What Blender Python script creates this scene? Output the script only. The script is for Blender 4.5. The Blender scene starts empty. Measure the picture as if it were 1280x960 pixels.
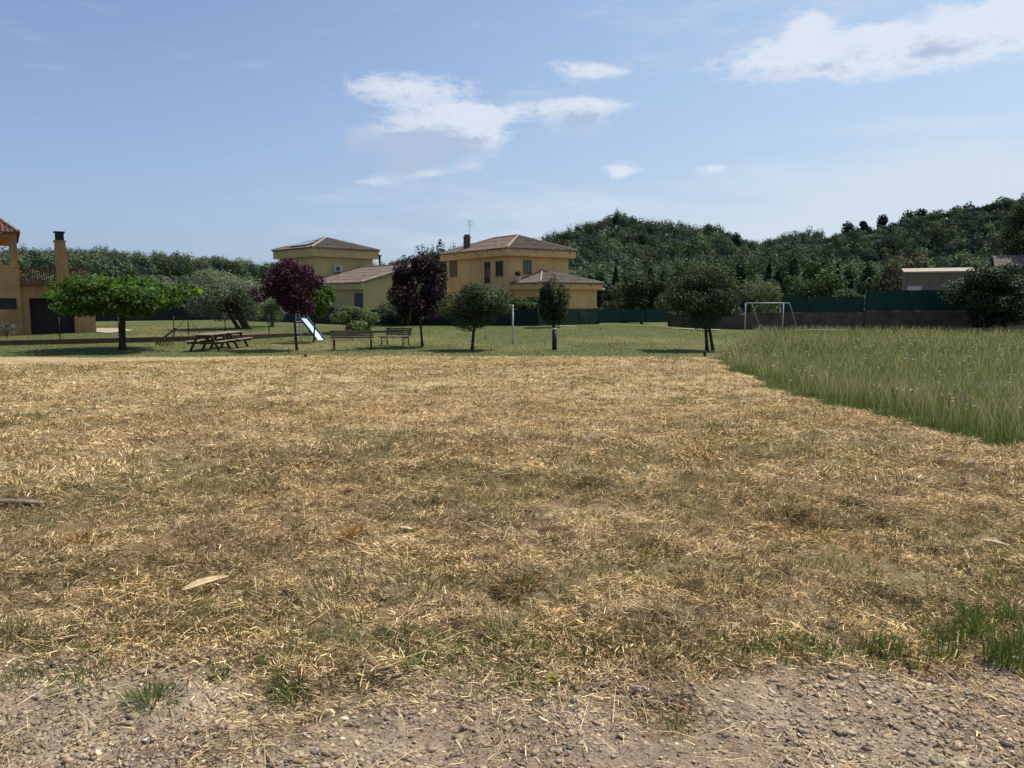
import bpy, math, random
import numpy as np
from mathutils import Vector, Matrix
random.seed(7); RNG = np.random.default_rng(11)
scn = bpy.context.scene
col = scn.collection
F = 967.0; CAMZ = 1.65; HZ = 378.0
PITCH = math.atan((480-HZ)/F)
R = math.radians
# ------------------------------------------------------------------ terrain functions
def sstep(a, b, x):
    t = np.clip((np.asarray(x, float)-a)/(b-a), 0, 1); return t*t*(3-2*t)
def base_z(y, x=-20.0):
    k = sstep(9, 17, x); return -0.5*sstep(3.0, 33.0, y)+.3*sstep(44, 60, y)*(1-k)-.2*sstep(34, 60, y)*k
def hsh(ix, iy, s):
    n = (ix.astype(np.int64)*374761393 + iy.astype(np.int64)*668265263 + s*1442695041) & 0xffffffff
    n = ((n ^ (n >> 13))*1274126177) & 0xffffffff
    n = n ^ (n >> 16)
    return (n & 0xffff)/65535.0
def vn(x, y, s=0):
    x = np.asarray(x, float); y = np.asarray(y, float)
    ix = np.floor(x); iy = np.floor(y); fx = x-ix; fy = y-iy
    fx = fx*fx*(3-2*fx); fy = fy*fy*(3-2*fy)
    a = hsh(ix, iy, s); b = hsh(ix+1, iy, s); c = hsh(ix, iy+1, s); d = hsh(ix+1, iy+1, s)
    return (a*(1-fx)+b*fx)*(1-fy)+(c*(1-fx)+d*fx)*fy
def fbm(x, y, s=0, o=4):
    t = 0; a = .5
    for k in range(o):
        t = t+a*vn(np.asarray(x)*2**k+17.3*k, np.asarray(y)*2**k-9.1*k, s+k); a *= .5
    return t/(1-.5**o)
def gravel_mask(x, y):
    edge = 3.12+.8*(fbm(x*1.3, y*1.3, 40, 3)-.5)*2
    return 1-sstep(edge-.5, edge+.5, y)
def meadow_edge_x(y):
    return np.interp(y, [8, 14, 18.5, 30, 62, 70], [5.6, 5.5, 5.85, 7.8, 19.5, 22])
def meadow_mask(x, y):
    w = .45*(fbm(x*1.1, y*1.1, 70, 3)-.5)*2
    m = sstep(-.1, .15, x-meadow_edge_x(y)-w)
    front = 8.95+.02*(x-6.5)+w
    return m*sstep(-.15, .15, y-front)*(y < 66)
def ground_h(x, y):
    x = np.asarray(x, float); y = np.asarray(y, float)
    r = np.hypot(x, y)
    near = np.clip(1-(r-6)/30, .25, 1)
    g = gravel_mask(x, y)
    b = (fbm(x*2.3, y*2.3, 3, 3)-.5)*.11*near*(1-.75*g) + (fbm(x*7, y*7, 9, 3)-.5)*.10*np.clip(1-(r-10)/18, .15, 1)*(1-.7*g)
    b = b+(fbm(x*.25, y*.25, 30, 2)-.5)*.12+g*(fbm(x*28, y*28, 33, 3)-.5)*.022
    b = b*(1-sstep(40, 60, r))
    return base_z(y, x)+b
def ray(px, py):
    dx = (px-640)/F; du = -(py-480)/F
    c, s = math.cos(PITCH), math.sin(PITCH)
    return np.array([dx, c+du*s, -s+du*c])
def W(px, py, Y):
    d = ray(px, py); t = Y/d[1]; return Vector((d[0]*t, Y, CAMZ+d[2]*t))
def G(px, py):
    Y = 30.0
    for _ in range(60):
        d = ray(px, py); z = float(base_z(Y, (px-640)/F*Y)); t = (z-CAMZ)/d[2]; Y = .5*Y+.5*d[1]*t
    return Vector((d[0]*Y/d[1], Y, float(base_z(Y, d[0]*Y/d[1]))))
# ------------------------------------------------------------------ materials
def nt(m):
    m.use_nodes = True; t = m.node_tree; t.nodes.clear(); return t, t.nodes, t.links
def pmat(name, c1, c2=None, scale=3.0, rough=.85, bump=.2, stretch=(1,1,1), metal=0.0, streak=0.0, spec=.3, c3=None):
    m = bpy.data.materials.new(name); t, N, L = nt(m)
    c2 = c2 or tuple(v*.7 for v in c1)
    o = N.new('ShaderNodeOutputMaterial'); b = N.new('ShaderNodeBsdfPrincipled')
    b.inputs['Roughness'].default_value = rough; b.inputs['Metallic'].default_value = metal
    b.inputs['Specular IOR Level'].default_value = spec
    tc = N.new('ShaderNodeTexCoord'); mp = N.new('ShaderNodeMapping'); mp.inputs['Scale'].default_value = stretch
    L.new(tc.outputs['Object'], mp.inputs['Vector'])
    n = N.new('ShaderNodeTexNoise'); n.inputs['Scale'].default_value = scale; n.inputs['Detail'].default_value = 8; n.inputs['Roughness'].default_value = .65
    L.new(mp.outputs[0], n.inputs['Vector'])
    r = N.new('ShaderNodeValToRGB'); r.color_ramp.elements[0].position = .32; r.color_ramp.elements[1].position = .7
    r.color_ramp.elements[0].color = (*c2, 1); r.color_ramp.elements[1].color = (*c1, 1)
    L.new(n.outputs['Fac'], r.inputs[0]); out = r.outputs[0]
    if streak:
        mp2 = N.new('ShaderNodeMapping'); mp2.inputs['Scale'].default_value = (.7, .7, .3); L.new(tc.outputs['Object'], mp2.inputs['Vector'])
        n2 = N.new('ShaderNodeTexNoise'); n2.inputs['Scale'].default_value = 1.2; n2.inputs['Detail'].default_value = 6; L.new(mp2.outputs[0], n2.inputs['Vector'])
        mr = N.new('ShaderNodeMapRange'); mr.inputs[1].default_value = .42; mr.inputs[2].default_value = .85; mr.inputs[3].default_value = 0; mr.inputs[4].default_value = streak
        L.new(n2.outputs['Fac'], mr.inputs[0])
        mx = N.new('ShaderNodeMixRGB'); mx.blend_type = 'MULTIPLY'; L.new(mr.outputs[0], mx.inputs[0]); L.new(out, mx.inputs[1]); mx.inputs[2].default_value = (.45, .4, .36, 1); out = mx.outputs[0]
    L.new(out, b.inputs['Base Color'])
    if bump:
        bp = N.new('ShaderNodeBump'); bp.inputs['Strength'].default_value = bump; bp.inputs['Distance'].default_value = .02
        n3 = N.new('ShaderNodeTexNoise'); n3.inputs['Scale'].default_value = scale*6; n3.inputs['Detail'].default_value = 4; L.new(mp.outputs[0], n3.inputs['Vector'])
        L.new(n3.outputs['Fac'], bp.inputs['Height']); L.new(bp.outputs[0], b.inputs['Normal'])
    L.new(b.outputs[0], o.inputs[0]); return m
def leafmat(name, trans=.35, rough=.6, tint=(1, 1, 1), spec=.2, tmul=(1.3, 1.35, .6)):
    m = bpy.data.materials.new(name); t, N, L = nt(m)
    o = N.new('ShaderNodeOutputMaterial'); b = N.new('ShaderNodeBsdfPrincipled'); b.inputs['Roughness'].default_value = rough
    b.inputs['Specular IOR Level'].default_value = spec
    a = N.new('ShaderNodeAttribute'); a.attribute_name = 'col'
    tc = N.new('ShaderNodeTexCoord'); n = N.new('ShaderNodeTexNoise'); n.inputs['Scale'].default_value = 2.0; L.new(tc.outputs['Object'], n.inputs['Vector'])
    mr = N.new('ShaderNodeMapRange'); mr.inputs[1].default_value = .3; mr.inputs[2].default_value = .7; mr.inputs[3].default_value = .75; mr.inputs[4].default_value = 1.2; L.new(n.outputs['Fac'], mr.inputs[0])
    mx = N.new('ShaderNodeVectorMath'); mx.operation = 'SCALE'; L.new(a.outputs['Color'], mx.inputs[0]); L.new(mr.outputs[0], mx.inputs['Scale'])
    mt = N.new('ShaderNodeVectorMath'); mt.operation = 'MULTIPLY'; L.new(mx.outputs[0], mt.inputs[0]); mt.inputs[1].default_value = tint
    L.new(mt.outputs[0], b.inputs['Base Color'])
    if trans:
        tr = N.new('ShaderNodeBsdfTranslucent'); tm = N.new('ShaderNodeVectorMath'); tm.operation = 'MULTIPLY'; tm.inputs[1].default_value = tmul
        L.new(mt.outputs[0], tm.inputs[0]); L.new(tm.outputs[0], tr.inputs['Color'])
        ms = N.new('ShaderNodeMixShader'); ms.inputs[0].default_value = trans
        L.new(b.outputs[0], ms.inputs[1]); L.new(tr.outputs[0], ms.inputs[2]); L.new(ms.outputs[0], o.inputs[0])
    else: L.new(b.outputs[0], o.inputs[0])
    return m
M = dict(
    ochre=pmat('ochre_render', (.72,.465,.21), (.62,.39,.17), .8, .9, .15, streak=.5),
    yellow=pmat('yellow_render', (.53,.43,.19), (.46,.37,.16), .8, .9, .15, streak=.45),
    terra=pmat('terracotta_render', (.42,.25,.115), (.30,.175,.085), .9, .9, .15, streak=.9),
    orange=pmat('orange_render', (.65,.25,.09), (.55,.2,.075), .8, .9, .1),
    tile=pmat('roof_tile', (.30,.215,.155), (.10,.078,.062), 2.2, .9, .3),
    tile_old=pmat('old_roof_tile', (.25,.20,.15), (.10,.08,.065), 2.5, .9, .3),
    tile_red=pmat('dark_red_roof_tile', (.24,.10,.07), (.08,.04,.035), 2.2, .9, .3),
    verge=pmat('verge_tile', (.42,.34,.27), (.27,.215,.17), 4, .85, .2),
    dark=pmat('dark_opening', (.018,.016,.018), (.01,.009,.01), 3, .5, 0),
    shade=pmat('garage_interior_shade', (.03,.022,.022), (.018,.014,.015), 1, .8, 0),  # near-black colour stands in for the shade inside the garages
    glass=pmat('window_glass', (.03,.04,.045), (.015,.018,.02), 1, .08, 0, spec=.6),
    shutter=pmat('grey_shutter', (.075,.085,.085), (.05,.055,.055), 2, .6, .1, stretch=(1,1,12)),
    frame=pmat('window_frame_paint', (.16,.12,.09), (.10,.08,.06), 6, .6, .1),
    wood=pmat('weathered_wood', (.21,.155,.105), (.12,.085,.06), 5, .8, .4, stretch=(.4,3,3)),
    woodtop=pmat('sunbleached_wood', (.30,.23,.165), (.19,.14,.10), 5, .8, .3, stretch=(.4,3,3)),
    darkwood=pmat('dark_wood', (.085,.055,.04), (.045,.03,.022), 5, .7, .3),
    redwood=pmat('red_brown_wood', (.16,.07,.04), (.09,.04,.025), 6, .75, .3),
    iron=pmat('dark_iron', (.025,.025,.027), (.015,.015,.016), 8, .5, .2, metal=.3),
    steel=pmat('galvanised_steel', (.42,.43,.44), (.3,.31,.32), 6, .5, .1, metal=.4),
    white=pmat('white_metal_paint', (.60,.62,.60), (.42,.43,.40), 8, .55, .1),
    slidem=pmat('slide_sheet', (.52,.64,.80), (.44,.56,.74), 2, .35, .05, metal=.15),
    slideblue=pmat('slide_rail_paint', (.05,.09,.2), (.035,.06,.13), 3, .5, .1),
    kerb=pmat('old_brick_kerb', (.13,.08,.055), (.06,.042,.032), 3, .95, .5),
    wall=pmat('rough_brown_wall', (.165,.115,.085), (.07,.052,.042), 1.2, .95, .6, streak=.5),
    net=pmat('green_windscreen_netting', (.012,.055,.038), (.008,.038,.028), .7, .85, .4, stretch=(1,1,.6)),
    netd=pmat('dark_windscreen_netting', (.015,.03,.03), (.008,.014,.015), .7, .9, .3),
    bark=pmat('bark', (.06,.045,.032), (.028,.021,.016), 9, .95, .8, stretch=(1,1,.3)),
    path=pmat('pale_path', (.46,.39,.29), (.34,.28,.2), 1.2, .95, .3),
    block=pmat('grey_block_wall', (.24,.19,.145), (.15,.12,.09), 1.5, .95, .4, streak=.5),
    slab=pmat('pale_slab', (.46,.39,.29), (.34,.28,.21), 2, .9, .2),
    pale=pmat('pale_door_paint', (.62,.6,.58), (.5,.48,.46), 3, .7, .1),
    bollard=pmat('dark_green_paint', (.014,.03,.02), (.009,.02,.014), 6, .5, .1),
    cap=pmat('grey_cap_metal', (.35,.36,.36), (.25,.26,.26), 6, .5, .1),
    acm=pmat('ac_housing', (.5,.52,.5), (.4,.41,.4), 4, .6, .1),
    solar=pmat('solar_glass', (.34,.34,.35), (.26,.27,.29), 1.5, .35, 0, spec=.8),
    driedleaf=pmat('dried_palm_husk', (.78,.62,.37), (.6,.44,.23), 12, .7, .4, stretch=(6,1,1)),
    brownwood=pmat('grey_brown_plank', (.3,.24,.17), (.18,.13,.09), 10, .85, .4),
    clay=pmat('clay_pot', (.35,.17,.09), (.25,.12,.07), 6, .85, .2),
)
LM = dict(leaf=leafmat('tree_leaves', .3), bright=leafmat('bright_leaves', .5, tmul=(1.5,1.6,.45)), plum=leafmat('plum_leaves', .3, tmul=(1.6,.55,.8)),
          far=leafmat('forest_leaves', .12, 1.0, spec=0.0), grass=leafmat('grass_blades', .35, .7, spec=.04, tmul=(1.2,1.2,.6)), straw=leafmat('dry_straw', .2, .8, spec=.04, tmul=(1.1,1,.8)))
# ------------------------------------------------------------------ mesh helpers
def np_mesh(name, V, Fc, mat, C=None, parent=None, smooth=False):
    """V (n,3), Fc (m,k) faces with the same corner count"""
    me = bpy.data.meshes.new(name); V = np.asarray(V, np.float32); Fc = np.asarray(Fc, np.int32); k = Fc.shape[1]
    me.vertices.add(len(V)); me.vertices.foreach_set('co', V.ravel())
    me.loops.add(Fc.size); me.loops.foreach_set('vertex_index', Fc.ravel())
    me.polygons.add(len(Fc)); me.polygons.foreach_set('loop_start', np.arange(0, Fc.size, k, dtype=np.int32))
    if smooth: me.polygons.foreach_set('use_smooth', np.ones(len(Fc), bool))
    me.update(calc_edges=True)
    if C is not None:
        a = me.color_attributes.new('col', 'FLOAT_COLOR', 'POINT'); cc = np.ones((len(V), 4), np.float32); cc[:, :3] = C; a.data.foreach_set('color', cc.ravel())
    me.materials.append(mat)
    o = bpy.data.objects.new(name, me); col.objects.link(o)
    if parent: o.parent = parent
    return o
class MB:
    def __init__(s): s.v = []; s.f = []
    def add(s, vs, fs):
        n = len(s.v); s.v += [tuple(v) for v in vs]; s.f += [tuple(i+n for i in f) for f in fs]
    def box(s, a, b, m=None):
        (x0, y0, z0), (x1, y1, z1) = a, b
        vs = [(x0,y0,z0),(x1,y0,z0),(x1,y1,z0),(x0,y1,z0),(x0,y0,z1),(x1,y0,z1),(x1,y1,z1),(x0,y1,z1)]
        if m: vs = [m @ Vector(v) for v in vs]
        s.add(vs, [(0,3,2,1),(4,5,6,7),(0,1,5,4),(1,2,6,5),(2,3,7,6),(3,0,4,7)])
    def beam(s, p, q, w, h, up=(0,0,1)):
        p = Vector(p); q = Vector(q); d = (q-p).normalized(); u = Vector(up)
        sd = d.cross(u)
        if sd.length < 1e-4: sd = d.cross(Vector((1, 0, 0)))
        sd.normalize(); u = sd.cross(d).normalized()
        vs = []
        for c in (p, q):
            for a, b in ((-1,-1),(1,-1),(1,1),(-1,1)): vs.append(c+sd*a*w/2+u*b*h/2)
        s.add(vs, [(0,1,2,3),(7,6,5,4),(0,4,5,1),(1,5,6,2),(2,6,7,3),(3,7,4,0)])
    def tube(s, pts, rad, n=8):
        pts = [Vector(p) for p in pts]
        if not hasattr(rad, '__len__'): rad = [rad]*len(pts)
        base = len(s.v); prev = None
        for i, p in enumerate(pts):
            d = (pts[min(i+1, len(pts)-1)]-pts[max(i-1, 0)]).normalized()
            if prev is None: prev = d.cross(Vector((.13, .97, .21))).normalized()
            a = (prev-d*prev.dot(d)).normalized(); prev = a; b = d.cross(a)
            for k in range(n):
                t = 2*math.pi*k/n; s.v.append(tuple(p+(a*math.cos(t)+b*math.sin(t))*rad[i]))
        for i in range(len(pts)-1):
            for k in range(n):
                s.f.append((base+i*n+k, base+i*n+(k+1) % n, base+(i+1)*n+(k+1) % n, base+(i+1)*n+k))
        s.f.append(tuple(base+k for k in range(n))[::-1]); s.f.append(tuple(base+(len(pts)-1)*n+k for k in range(n)))
    def build(s, name, mat, parent=None, smooth=False, bevel=0):
        me = bpy.data.meshes.new(name); me.from_pydata(s.v, [], s.f); me.update(); me.materials.append(mat)
        if smooth: me.polygons.foreach_set('use_smooth', np.ones(len(me.polygons), bool))
        o = bpy.data.objects.new(name, me); col.objects.link(o)
        if parent: o.parent = parent
        if bevel:
            bm = o.modifiers.new('bevel', 'BEVEL'); bm.width = bevel; bm.segments = 2; bm.limit_method = 'ANGLE'
        return o
def thing(name, label, cat, loc=(0,0,0), rz=0, group=None):
    o = bpy.data.objects.new(name, None); col.objects.link(o); o.location = loc; o.rotation_euler = (0, 0, rz); o.empty_display_size = .3
    o['label'] = label; o['category'] = cat
    if group: o['group'] = group
    return o
def tag(o, label=None, cat=None, group=None, kind=None):
    if label: o['label'] = label
    if cat: o['category'] = cat
    if group: o['group'] = group
    if kind: o['kind'] = kind
    return o
# ------------------------------------------------------------------ colour of the field, shared by ground, straw and tufts
def green_patch(x, y):
    a = fbm(x*.55, y*.42, 101, 4); b = fbm(x*2.2, y*1.8, 131, 3)
    g = sstep(.50, .68, a*.65+b*.35)
    strip = np.exp(-((y-4.35-.25*np.sin(x*1.3))/.38)**2)*sstep(.38, .62, fbm(x*1.6, y*1.6, 150, 3))
    return np.clip(g*.8+strip, 0, 1)
def dark_patch(x, y):
    return sstep(.48, .68, fbm(x*1.1+5, y*1.5, 171, 4))*np.clip(1-(np.hypot(x, y)-14)/16, .25, 1)
C_STRAW = np.array([.66,.50,.27]); C_TAN = np.array([.45,.31,.155]); C_BRN = np.array([.12,.08,.045]); C_GRN = np.array([.115,.125,.042]); C_SOIL = np.array([.21,.145,.095])
def mix(a, b, t): return a*(1-t[..., None])+b*t[..., None]
def field_colour(x, y):
    n1 = fbm(x*.8, y*2.0, 201, 4)
    c = mix(np.broadcast_to(C_TAN, x.shape+(3,)), C_STRAW*.9, sstep(.38, .66, n1)*.75)
    c = mix(c, C_BRN*1.5, dark_patch(x, y)*.42)
    c = mix(c, C_GRN*1.25, green_patch(x, y)*.3)
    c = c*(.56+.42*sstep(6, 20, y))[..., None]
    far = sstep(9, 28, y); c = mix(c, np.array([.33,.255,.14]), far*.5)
    g = gravel_mask(x, y)
    gc = mix(np.broadcast_to(np.array([.35,.255,.175]), x.shape+(3,)), np.array([.44,.345,.24]), sstep(.4, .65, fbm(x*1.3, y*1.3, 230, 3)))
    c = mix(c, gc, g)
    edge = 30.6+.5*(fbm(x*.35, y*.35, 301, 3)-.5)+.25*(fbm(x*2.5, y*2, 302, 2)-.5)
    lw = sstep(edge-.3, edge+.5, y)
    lc = mix(np.broadcast_to(np.array([.095,.11,.035]), x.shape+(3,)), np.array([.20,.165,.07]), sstep(.45, .72, fbm(x*.22, y*.16, 311, 4))*.75)
    lc = mix(lc, np.array([.10,.115,.04]), sstep(.45, .7, fbm(x*.8, y*.5, 333, 3))*.5)
    c = mix(c, lc, lw)
    c = mix(c, np.array([.075,.085,.03]), meadow_mask(x, y))
    return c
# ------------------------------------------------------------------ ground sheet
def make_ground():
    ang = np.concatenate([np.linspace(-180, -50, 40)[:-1], np.linspace(-50, 50, 620), np.linspace(50, 180, 40)[1:]])
    rr = [.25]
    while rr[-1] < 34: rr.append(rr[-1]*1.0075+.001)
    while rr[-1] < 100: rr.append(rr[-1]*1.02)
    rr = np.array(rr); rr[-1] = 100.0
    A, Rr = np.meshgrid(np.radians(ang), rr)
    X = np.sin(A)*Rr; Y = np.cos(A)*Rr
    Z = ground_h(X, Y); Z[-1, :] = base_z(Y[-1, :], X[-1, :])
    V = np.stack([X, Y, Z], -1).reshape(-1, 3); nA = len(ang); nR = len(rr)
    i, j = np.meshgrid(np.arange(nR-1), np.arange(nA-1), indexing='ij')
    Fc = np.stack([i*nA+j, i*nA+j+1, (i+1)*nA+j+1, (i+1)*nA+j], -1).reshape(-1, 4)[:, ::-1]
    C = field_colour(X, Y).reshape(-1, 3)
    m = bpy.data.materials.new('field_ground'); t, N, L = nt(m)
    o = N.new('ShaderNodeOutputMaterial'); b = N.new('ShaderNodeBsdfPrincipled'); b.inputs['Roughness'].default_value = .95; b.inputs['Specular IOR Level'].default_value = .1
    a = N.new('ShaderNodeAttribute'); a.attribute_name = 'col'; tc = N.new('ShaderNodeTexCoord')
    prev = a.outputs['Color']
    for sc, st, lo, hi in ((90, (1, 1, 1), .55, 1.45), (22, (1, 1, 1), .7, 1.32), (7, (1, .8, 1), .72, 1.28), (1.6, (1, .6, 1), .85, 1.15)):
        mp = N.new('ShaderNodeMapping'); mp.inputs['Scale'].default_value = st; L.new(tc.outputs['Object'], mp.inputs[0])
        n = N.new('ShaderNodeTexNoise'); n.inputs['Scale'].default_value = sc; n.inputs['Detail'].default_value = 6; n.inputs['Roughness'].default_value = .7; L.new(mp.outputs[0], n.inputs['Vector'])
        mr = N.new('ShaderNodeMapRange'); mr.inputs[1].default_value = .3; mr.inputs[2].default_value = .7; mr.inputs[3].default_value = lo; mr.inputs[4].default_value = hi; L.new(n.outputs['Fac'], mr.inputs[0])
        s = N.new('ShaderNodeVectorMath'); s.operation = 'SCALE'; L.new(prev, s.inputs[0]); L.new(mr.outputs[0], s.inputs['Scale']); prev = s.outputs[0]
    L.new(prev, b.inputs['Base Color'])
    n = N.new('ShaderNodeTexNoise'); n.inputs['Scale'].default_value = 45; n.inputs['Detail'].default_value = 8; n.inputs['Roughness'].default_value = .75; L.new(tc.outputs['Object'], n.inputs['Vector'])
    bp = N.new('ShaderNodeBump'); bp.inputs['Strength'].default_value = .9; bp.inputs['Distance'].default_value = .02; L.new(n.outputs['Fac'], bp.inputs['Height'])
    n = N.new('ShaderNodeTexNoise'); n.inputs['Scale'].default_value = 6; n.inputs['Detail'].default_value = 6; n.inputs['Roughness'].default_value = .65; L.new(tc.outputs['Object'], n.inputs['Vector'])
    bp2 = N.new('ShaderNodeBump'); bp2.inputs['Strength'].default_value = .8; bp2.inputs['Distance'].default_value = .06; L.new(n.outputs['Fac'], bp2.inputs['Height']); L.new(bp.outputs[0], bp2.inputs['Normal'])
    L.new(bp2.outputs[0], b.inputs['Normal']); L.new(b.outputs[0], o.inputs[0])
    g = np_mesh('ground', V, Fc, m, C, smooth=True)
    tag(g, kind='structure')
make_ground()
# ------------------------------------------------------------------ blades (straw, grass)
def blades(name, x, y, L_, w, az, el, bend, C, mat, zoff=0, segs=2, label=None, wtip=.35, zbase=None):
    n = len(x); z = (ground_h(x, y) if zbase is None else zbase)+zoff
    P = np.stack([x, y, z], -1); pts = [P]; e = el.copy(); p = P
    for s in range(segs):
        d = np.stack([np.cos(az)*np.cos(e), np.sin(az)*np.cos(e), np.sin(e)], -1)
        p = p+d*(L_/segs)[:, None]; pts.append(p); e = e-bend
    rot = RNG.uniform(0, 2*np.pi, n)
    sd = np.stack([-np.sin(az), np.cos(az), np.zeros(n)], -1)
    up = np.stack([-np.cos(az)*np.sin(el), -np.sin(az)*np.sin(el), np.cos(el)], -1)
    sd = sd*np.cos(rot*.0+RNG.normal(0, .5, n))[:, None]+up*np.sin(RNG.normal(0, .5, n))[:, None]
    V = np.zeros((n, (segs+1)*2, 3))
    for s in range(segs+1):
        f = 1-(1-wtip)*(s/segs)**1.5
        V[:, 2*s] = pts[s]-sd*(w*f/2)[:, None]; V[:, 2*s+1] = pts[s]+sd*(w*f/2)[:, None]
    k = (segs+1)*2; base = (np.arange(n)*k)[:, None]
    Fc = np.concatenate([base+np.array([2*s, 2*s+1, 2*s+3, 2*s+2]) for s in range(segs)], 0)
    CC = np.repeat(C, k, axis=0)
    return V.reshape(-1, 3), Fc, CC
def merge(parts):
    V, Fc, C = [], [], []; n = 0
    for v, f, c in parts: V.append(v); Fc.append(f+n); C.append(c); n += len(v)
    return np.concatenate(V), np.concatenate(Fc), np.concatenate(C)
def sector(n, r0, r1, half=41, power=1.0):
    r = np.sqrt(RNG.uniform(r0**(2*power), r1**(2*power), n)) if power == 1 else (RNG.uniform(r0**power, r1**power, n))**(1/power)
    a = np.radians(RNG.uniform(-half, half, n)); return np.sin(a)*r, np.cos(a)*r
def straw_colours(x, y):
    n = len(x); u = RNG.uniform(0, 1, n); g = green_patch(x, y); d = dark_patch(x, y)
    C = np.where((u < .42)[:, None], C_STRAW*1.45, np.where((u < .7)[:, None], C_TAN*1.1, C_BRN*.9))
    gu = RNG.uniform(0, 1, n) < g*.26; C = np.where(gu[:, None], C_GRN*RNG.uniform(.8, 1.5, n)[:, None], C)
    du = RNG.uniform(0, 1, n) < d*.55; C = np.where(du[:, None], C*.62, C)
    red = sstep(.6, .72, fbm(x*1.4, y*1.4, 411, 3)); C = C*(1-red[:, None]*np.array([0,.05,.12]))
    return C*np.exp(RNG.normal(0, .42, n))[:, None].clip(.35, 1.55)*(1-.14*sstep(9, 22, y))[:, None]
def make_litter():
    parts = []
    # short matted clippings close by
    for n, r0, r1, l0, l1, w0, w1, eh in ((230000, 2.4, 7.5, .012, .058, .002, .005, .42), (190000, 7.5, 14, .02, .075, .0045, .010, .42), (190000, 14, 31.5, .03, .11, .008, .017, .3)):
        x, y = sector(n, r0, r1)
        keep = (y < 31+.5*RNG.normal(0, 1, n)) & (meadow_mask(x, y) < .5) & (RNG.uniform(0, 1, n) > gravel_mask(x, y)*.74)
        cl = fbm(x*3.2, y*3.2, 510, 3); keep &= RNG.uniform(0, 1, n) < .12+1.6*sstep(.36, .66, cl)
        x, y = x[keep], y[keep]; m = len(x)
        az = np.where(RNG.uniform(0, 1, m) < .4, fbm(x*.7, y*.7, 520, 2)*9, RNG.uniform(0, 2*np.pi, m))
        parts.append(blades('', x, y, RNG.uniform(l0, l1, m), RNG.uniform(w0, w1, m), az, np.abs(RNG.normal(0, eh*1.15, m))+.02, RNG.normal(.15, .2, m), straw_colours(x, y), None, zoff=RNG.uniform(-.002, .03, m)*(.4+fbm(x*5, y*5, 515, 2))))
    # small heaps raked up by the mower
    for n, r0, r1, per, sc in ((1900, 3.3, 8, 70, 1.0), (2600, 8, 16, 45, 1.5), (2400, 16, 30, 22, 2.4)):
        hx, hy = sector(n, r0, r1); k = (fbm(hx*1.3, hy*2.6, 560, 3) > .46) & (meadow_mask(hx, hy) < .3) & (gravel_mask(hx, hy) < .4) & (hy < 30.3); hx, hy = hx[k], hy[k]; n = len(hx)
        rad = RNG.uniform(.05, .13, n)*sc**.5; hh = RNG.uniform(.02, .06, n); tone = np.where(RNG.uniform(0, 1, n) < .3, .55, 1.0)*RNG.uniform(.75, 1.2, n)
        i = np.repeat(np.arange(n), per); m = len(i); a = RNG.uniform(0, 6.28, m); q = np.sqrt(RNG.uniform(0, 1, m))
        x = hx[i]+np.cos(a)*q*rad[i]*1.7; y = hy[i]+np.sin(a)*q*rad[i]
        parts.append(blades('', x, y, RNG.uniform(.02, .07, m)*sc, RNG.uniform(.002, .0045, m)*sc, RNG.uniform(0, 6.28, m), np.abs(RNG.normal(0, .35, m)), RNG.normal(.2, .2, m), straw_colours(x, y)*tone[i][:, None], None, zoff=hh[i]*(1-q**2)*RNG.uniform(.3, 1, m)))
    # long pale stalks
    x, y = sector(6500, 2.6, 13, power=1.2); k = (meadow_mask(x, y) < .5) & (fbm(x*1.2, y*1.2, 530, 3) > .48) & (RNG.uniform(0,1,6500) > gravel_mask(x,y)*.6); x, y = x[k], y[k]; m = len(x)
    parts.append(blades('', x, y, RNG.uniform(.07, .26, m), RNG.uniform(.0016, .003, m)*(1+y/12), RNG.uniform(0, 2*np.pi, m), np.abs(RNG.normal(0, .15, m))+.02, RNG.normal(.1, .15, m), (C_STRAW*1.3)*RNG.uniform(.75, 1.25, m)[:, None], None, zoff=RNG.uniform(.005, .03, m)))
    V, Fc, C = merge(parts); tag(np_mesh('mown_straw', V, Fc, LM['straw'], C), 'dry mown grass clippings matted over the field in front', 'mown grass', kind='stuff')
make_litter()
def tuft_field(centres, per, rad, hl, hh, w, cols, lean=.45):
    """many little upright tufts"""
    parts = []
    cx = np.repeat(centres[:, 0], per); cy = np.repeat(centres[:, 1], per); n = len(cx); s = np.repeat(centres[:, 2], per)
    a = RNG.uniform(0, 2*np.pi, n); r = rad*s*np.sqrt(RNG.uniform(0, 1, n)); x = cx+np.cos(a)*r; y = cy+np.sin(a)*r
    C = cols[RNG.integers(0, len(cols), n)]*RNG.uniform(.65, 1.3, n)[:, None]
    el = np.clip(RNG.normal(1.57-lean*(r/(rad*s+1e-6)), .25, n), .15, 1.5)
    return blades('', x, y, RNG.uniform(hl, hh, n)*s, RNG.uniform(.7, 1.3, n)*w, a+RNG.normal(0, .5, n), el, RNG.uniform(.05, .5, n), C, None, wtip=.15, zoff=-.005)
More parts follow.
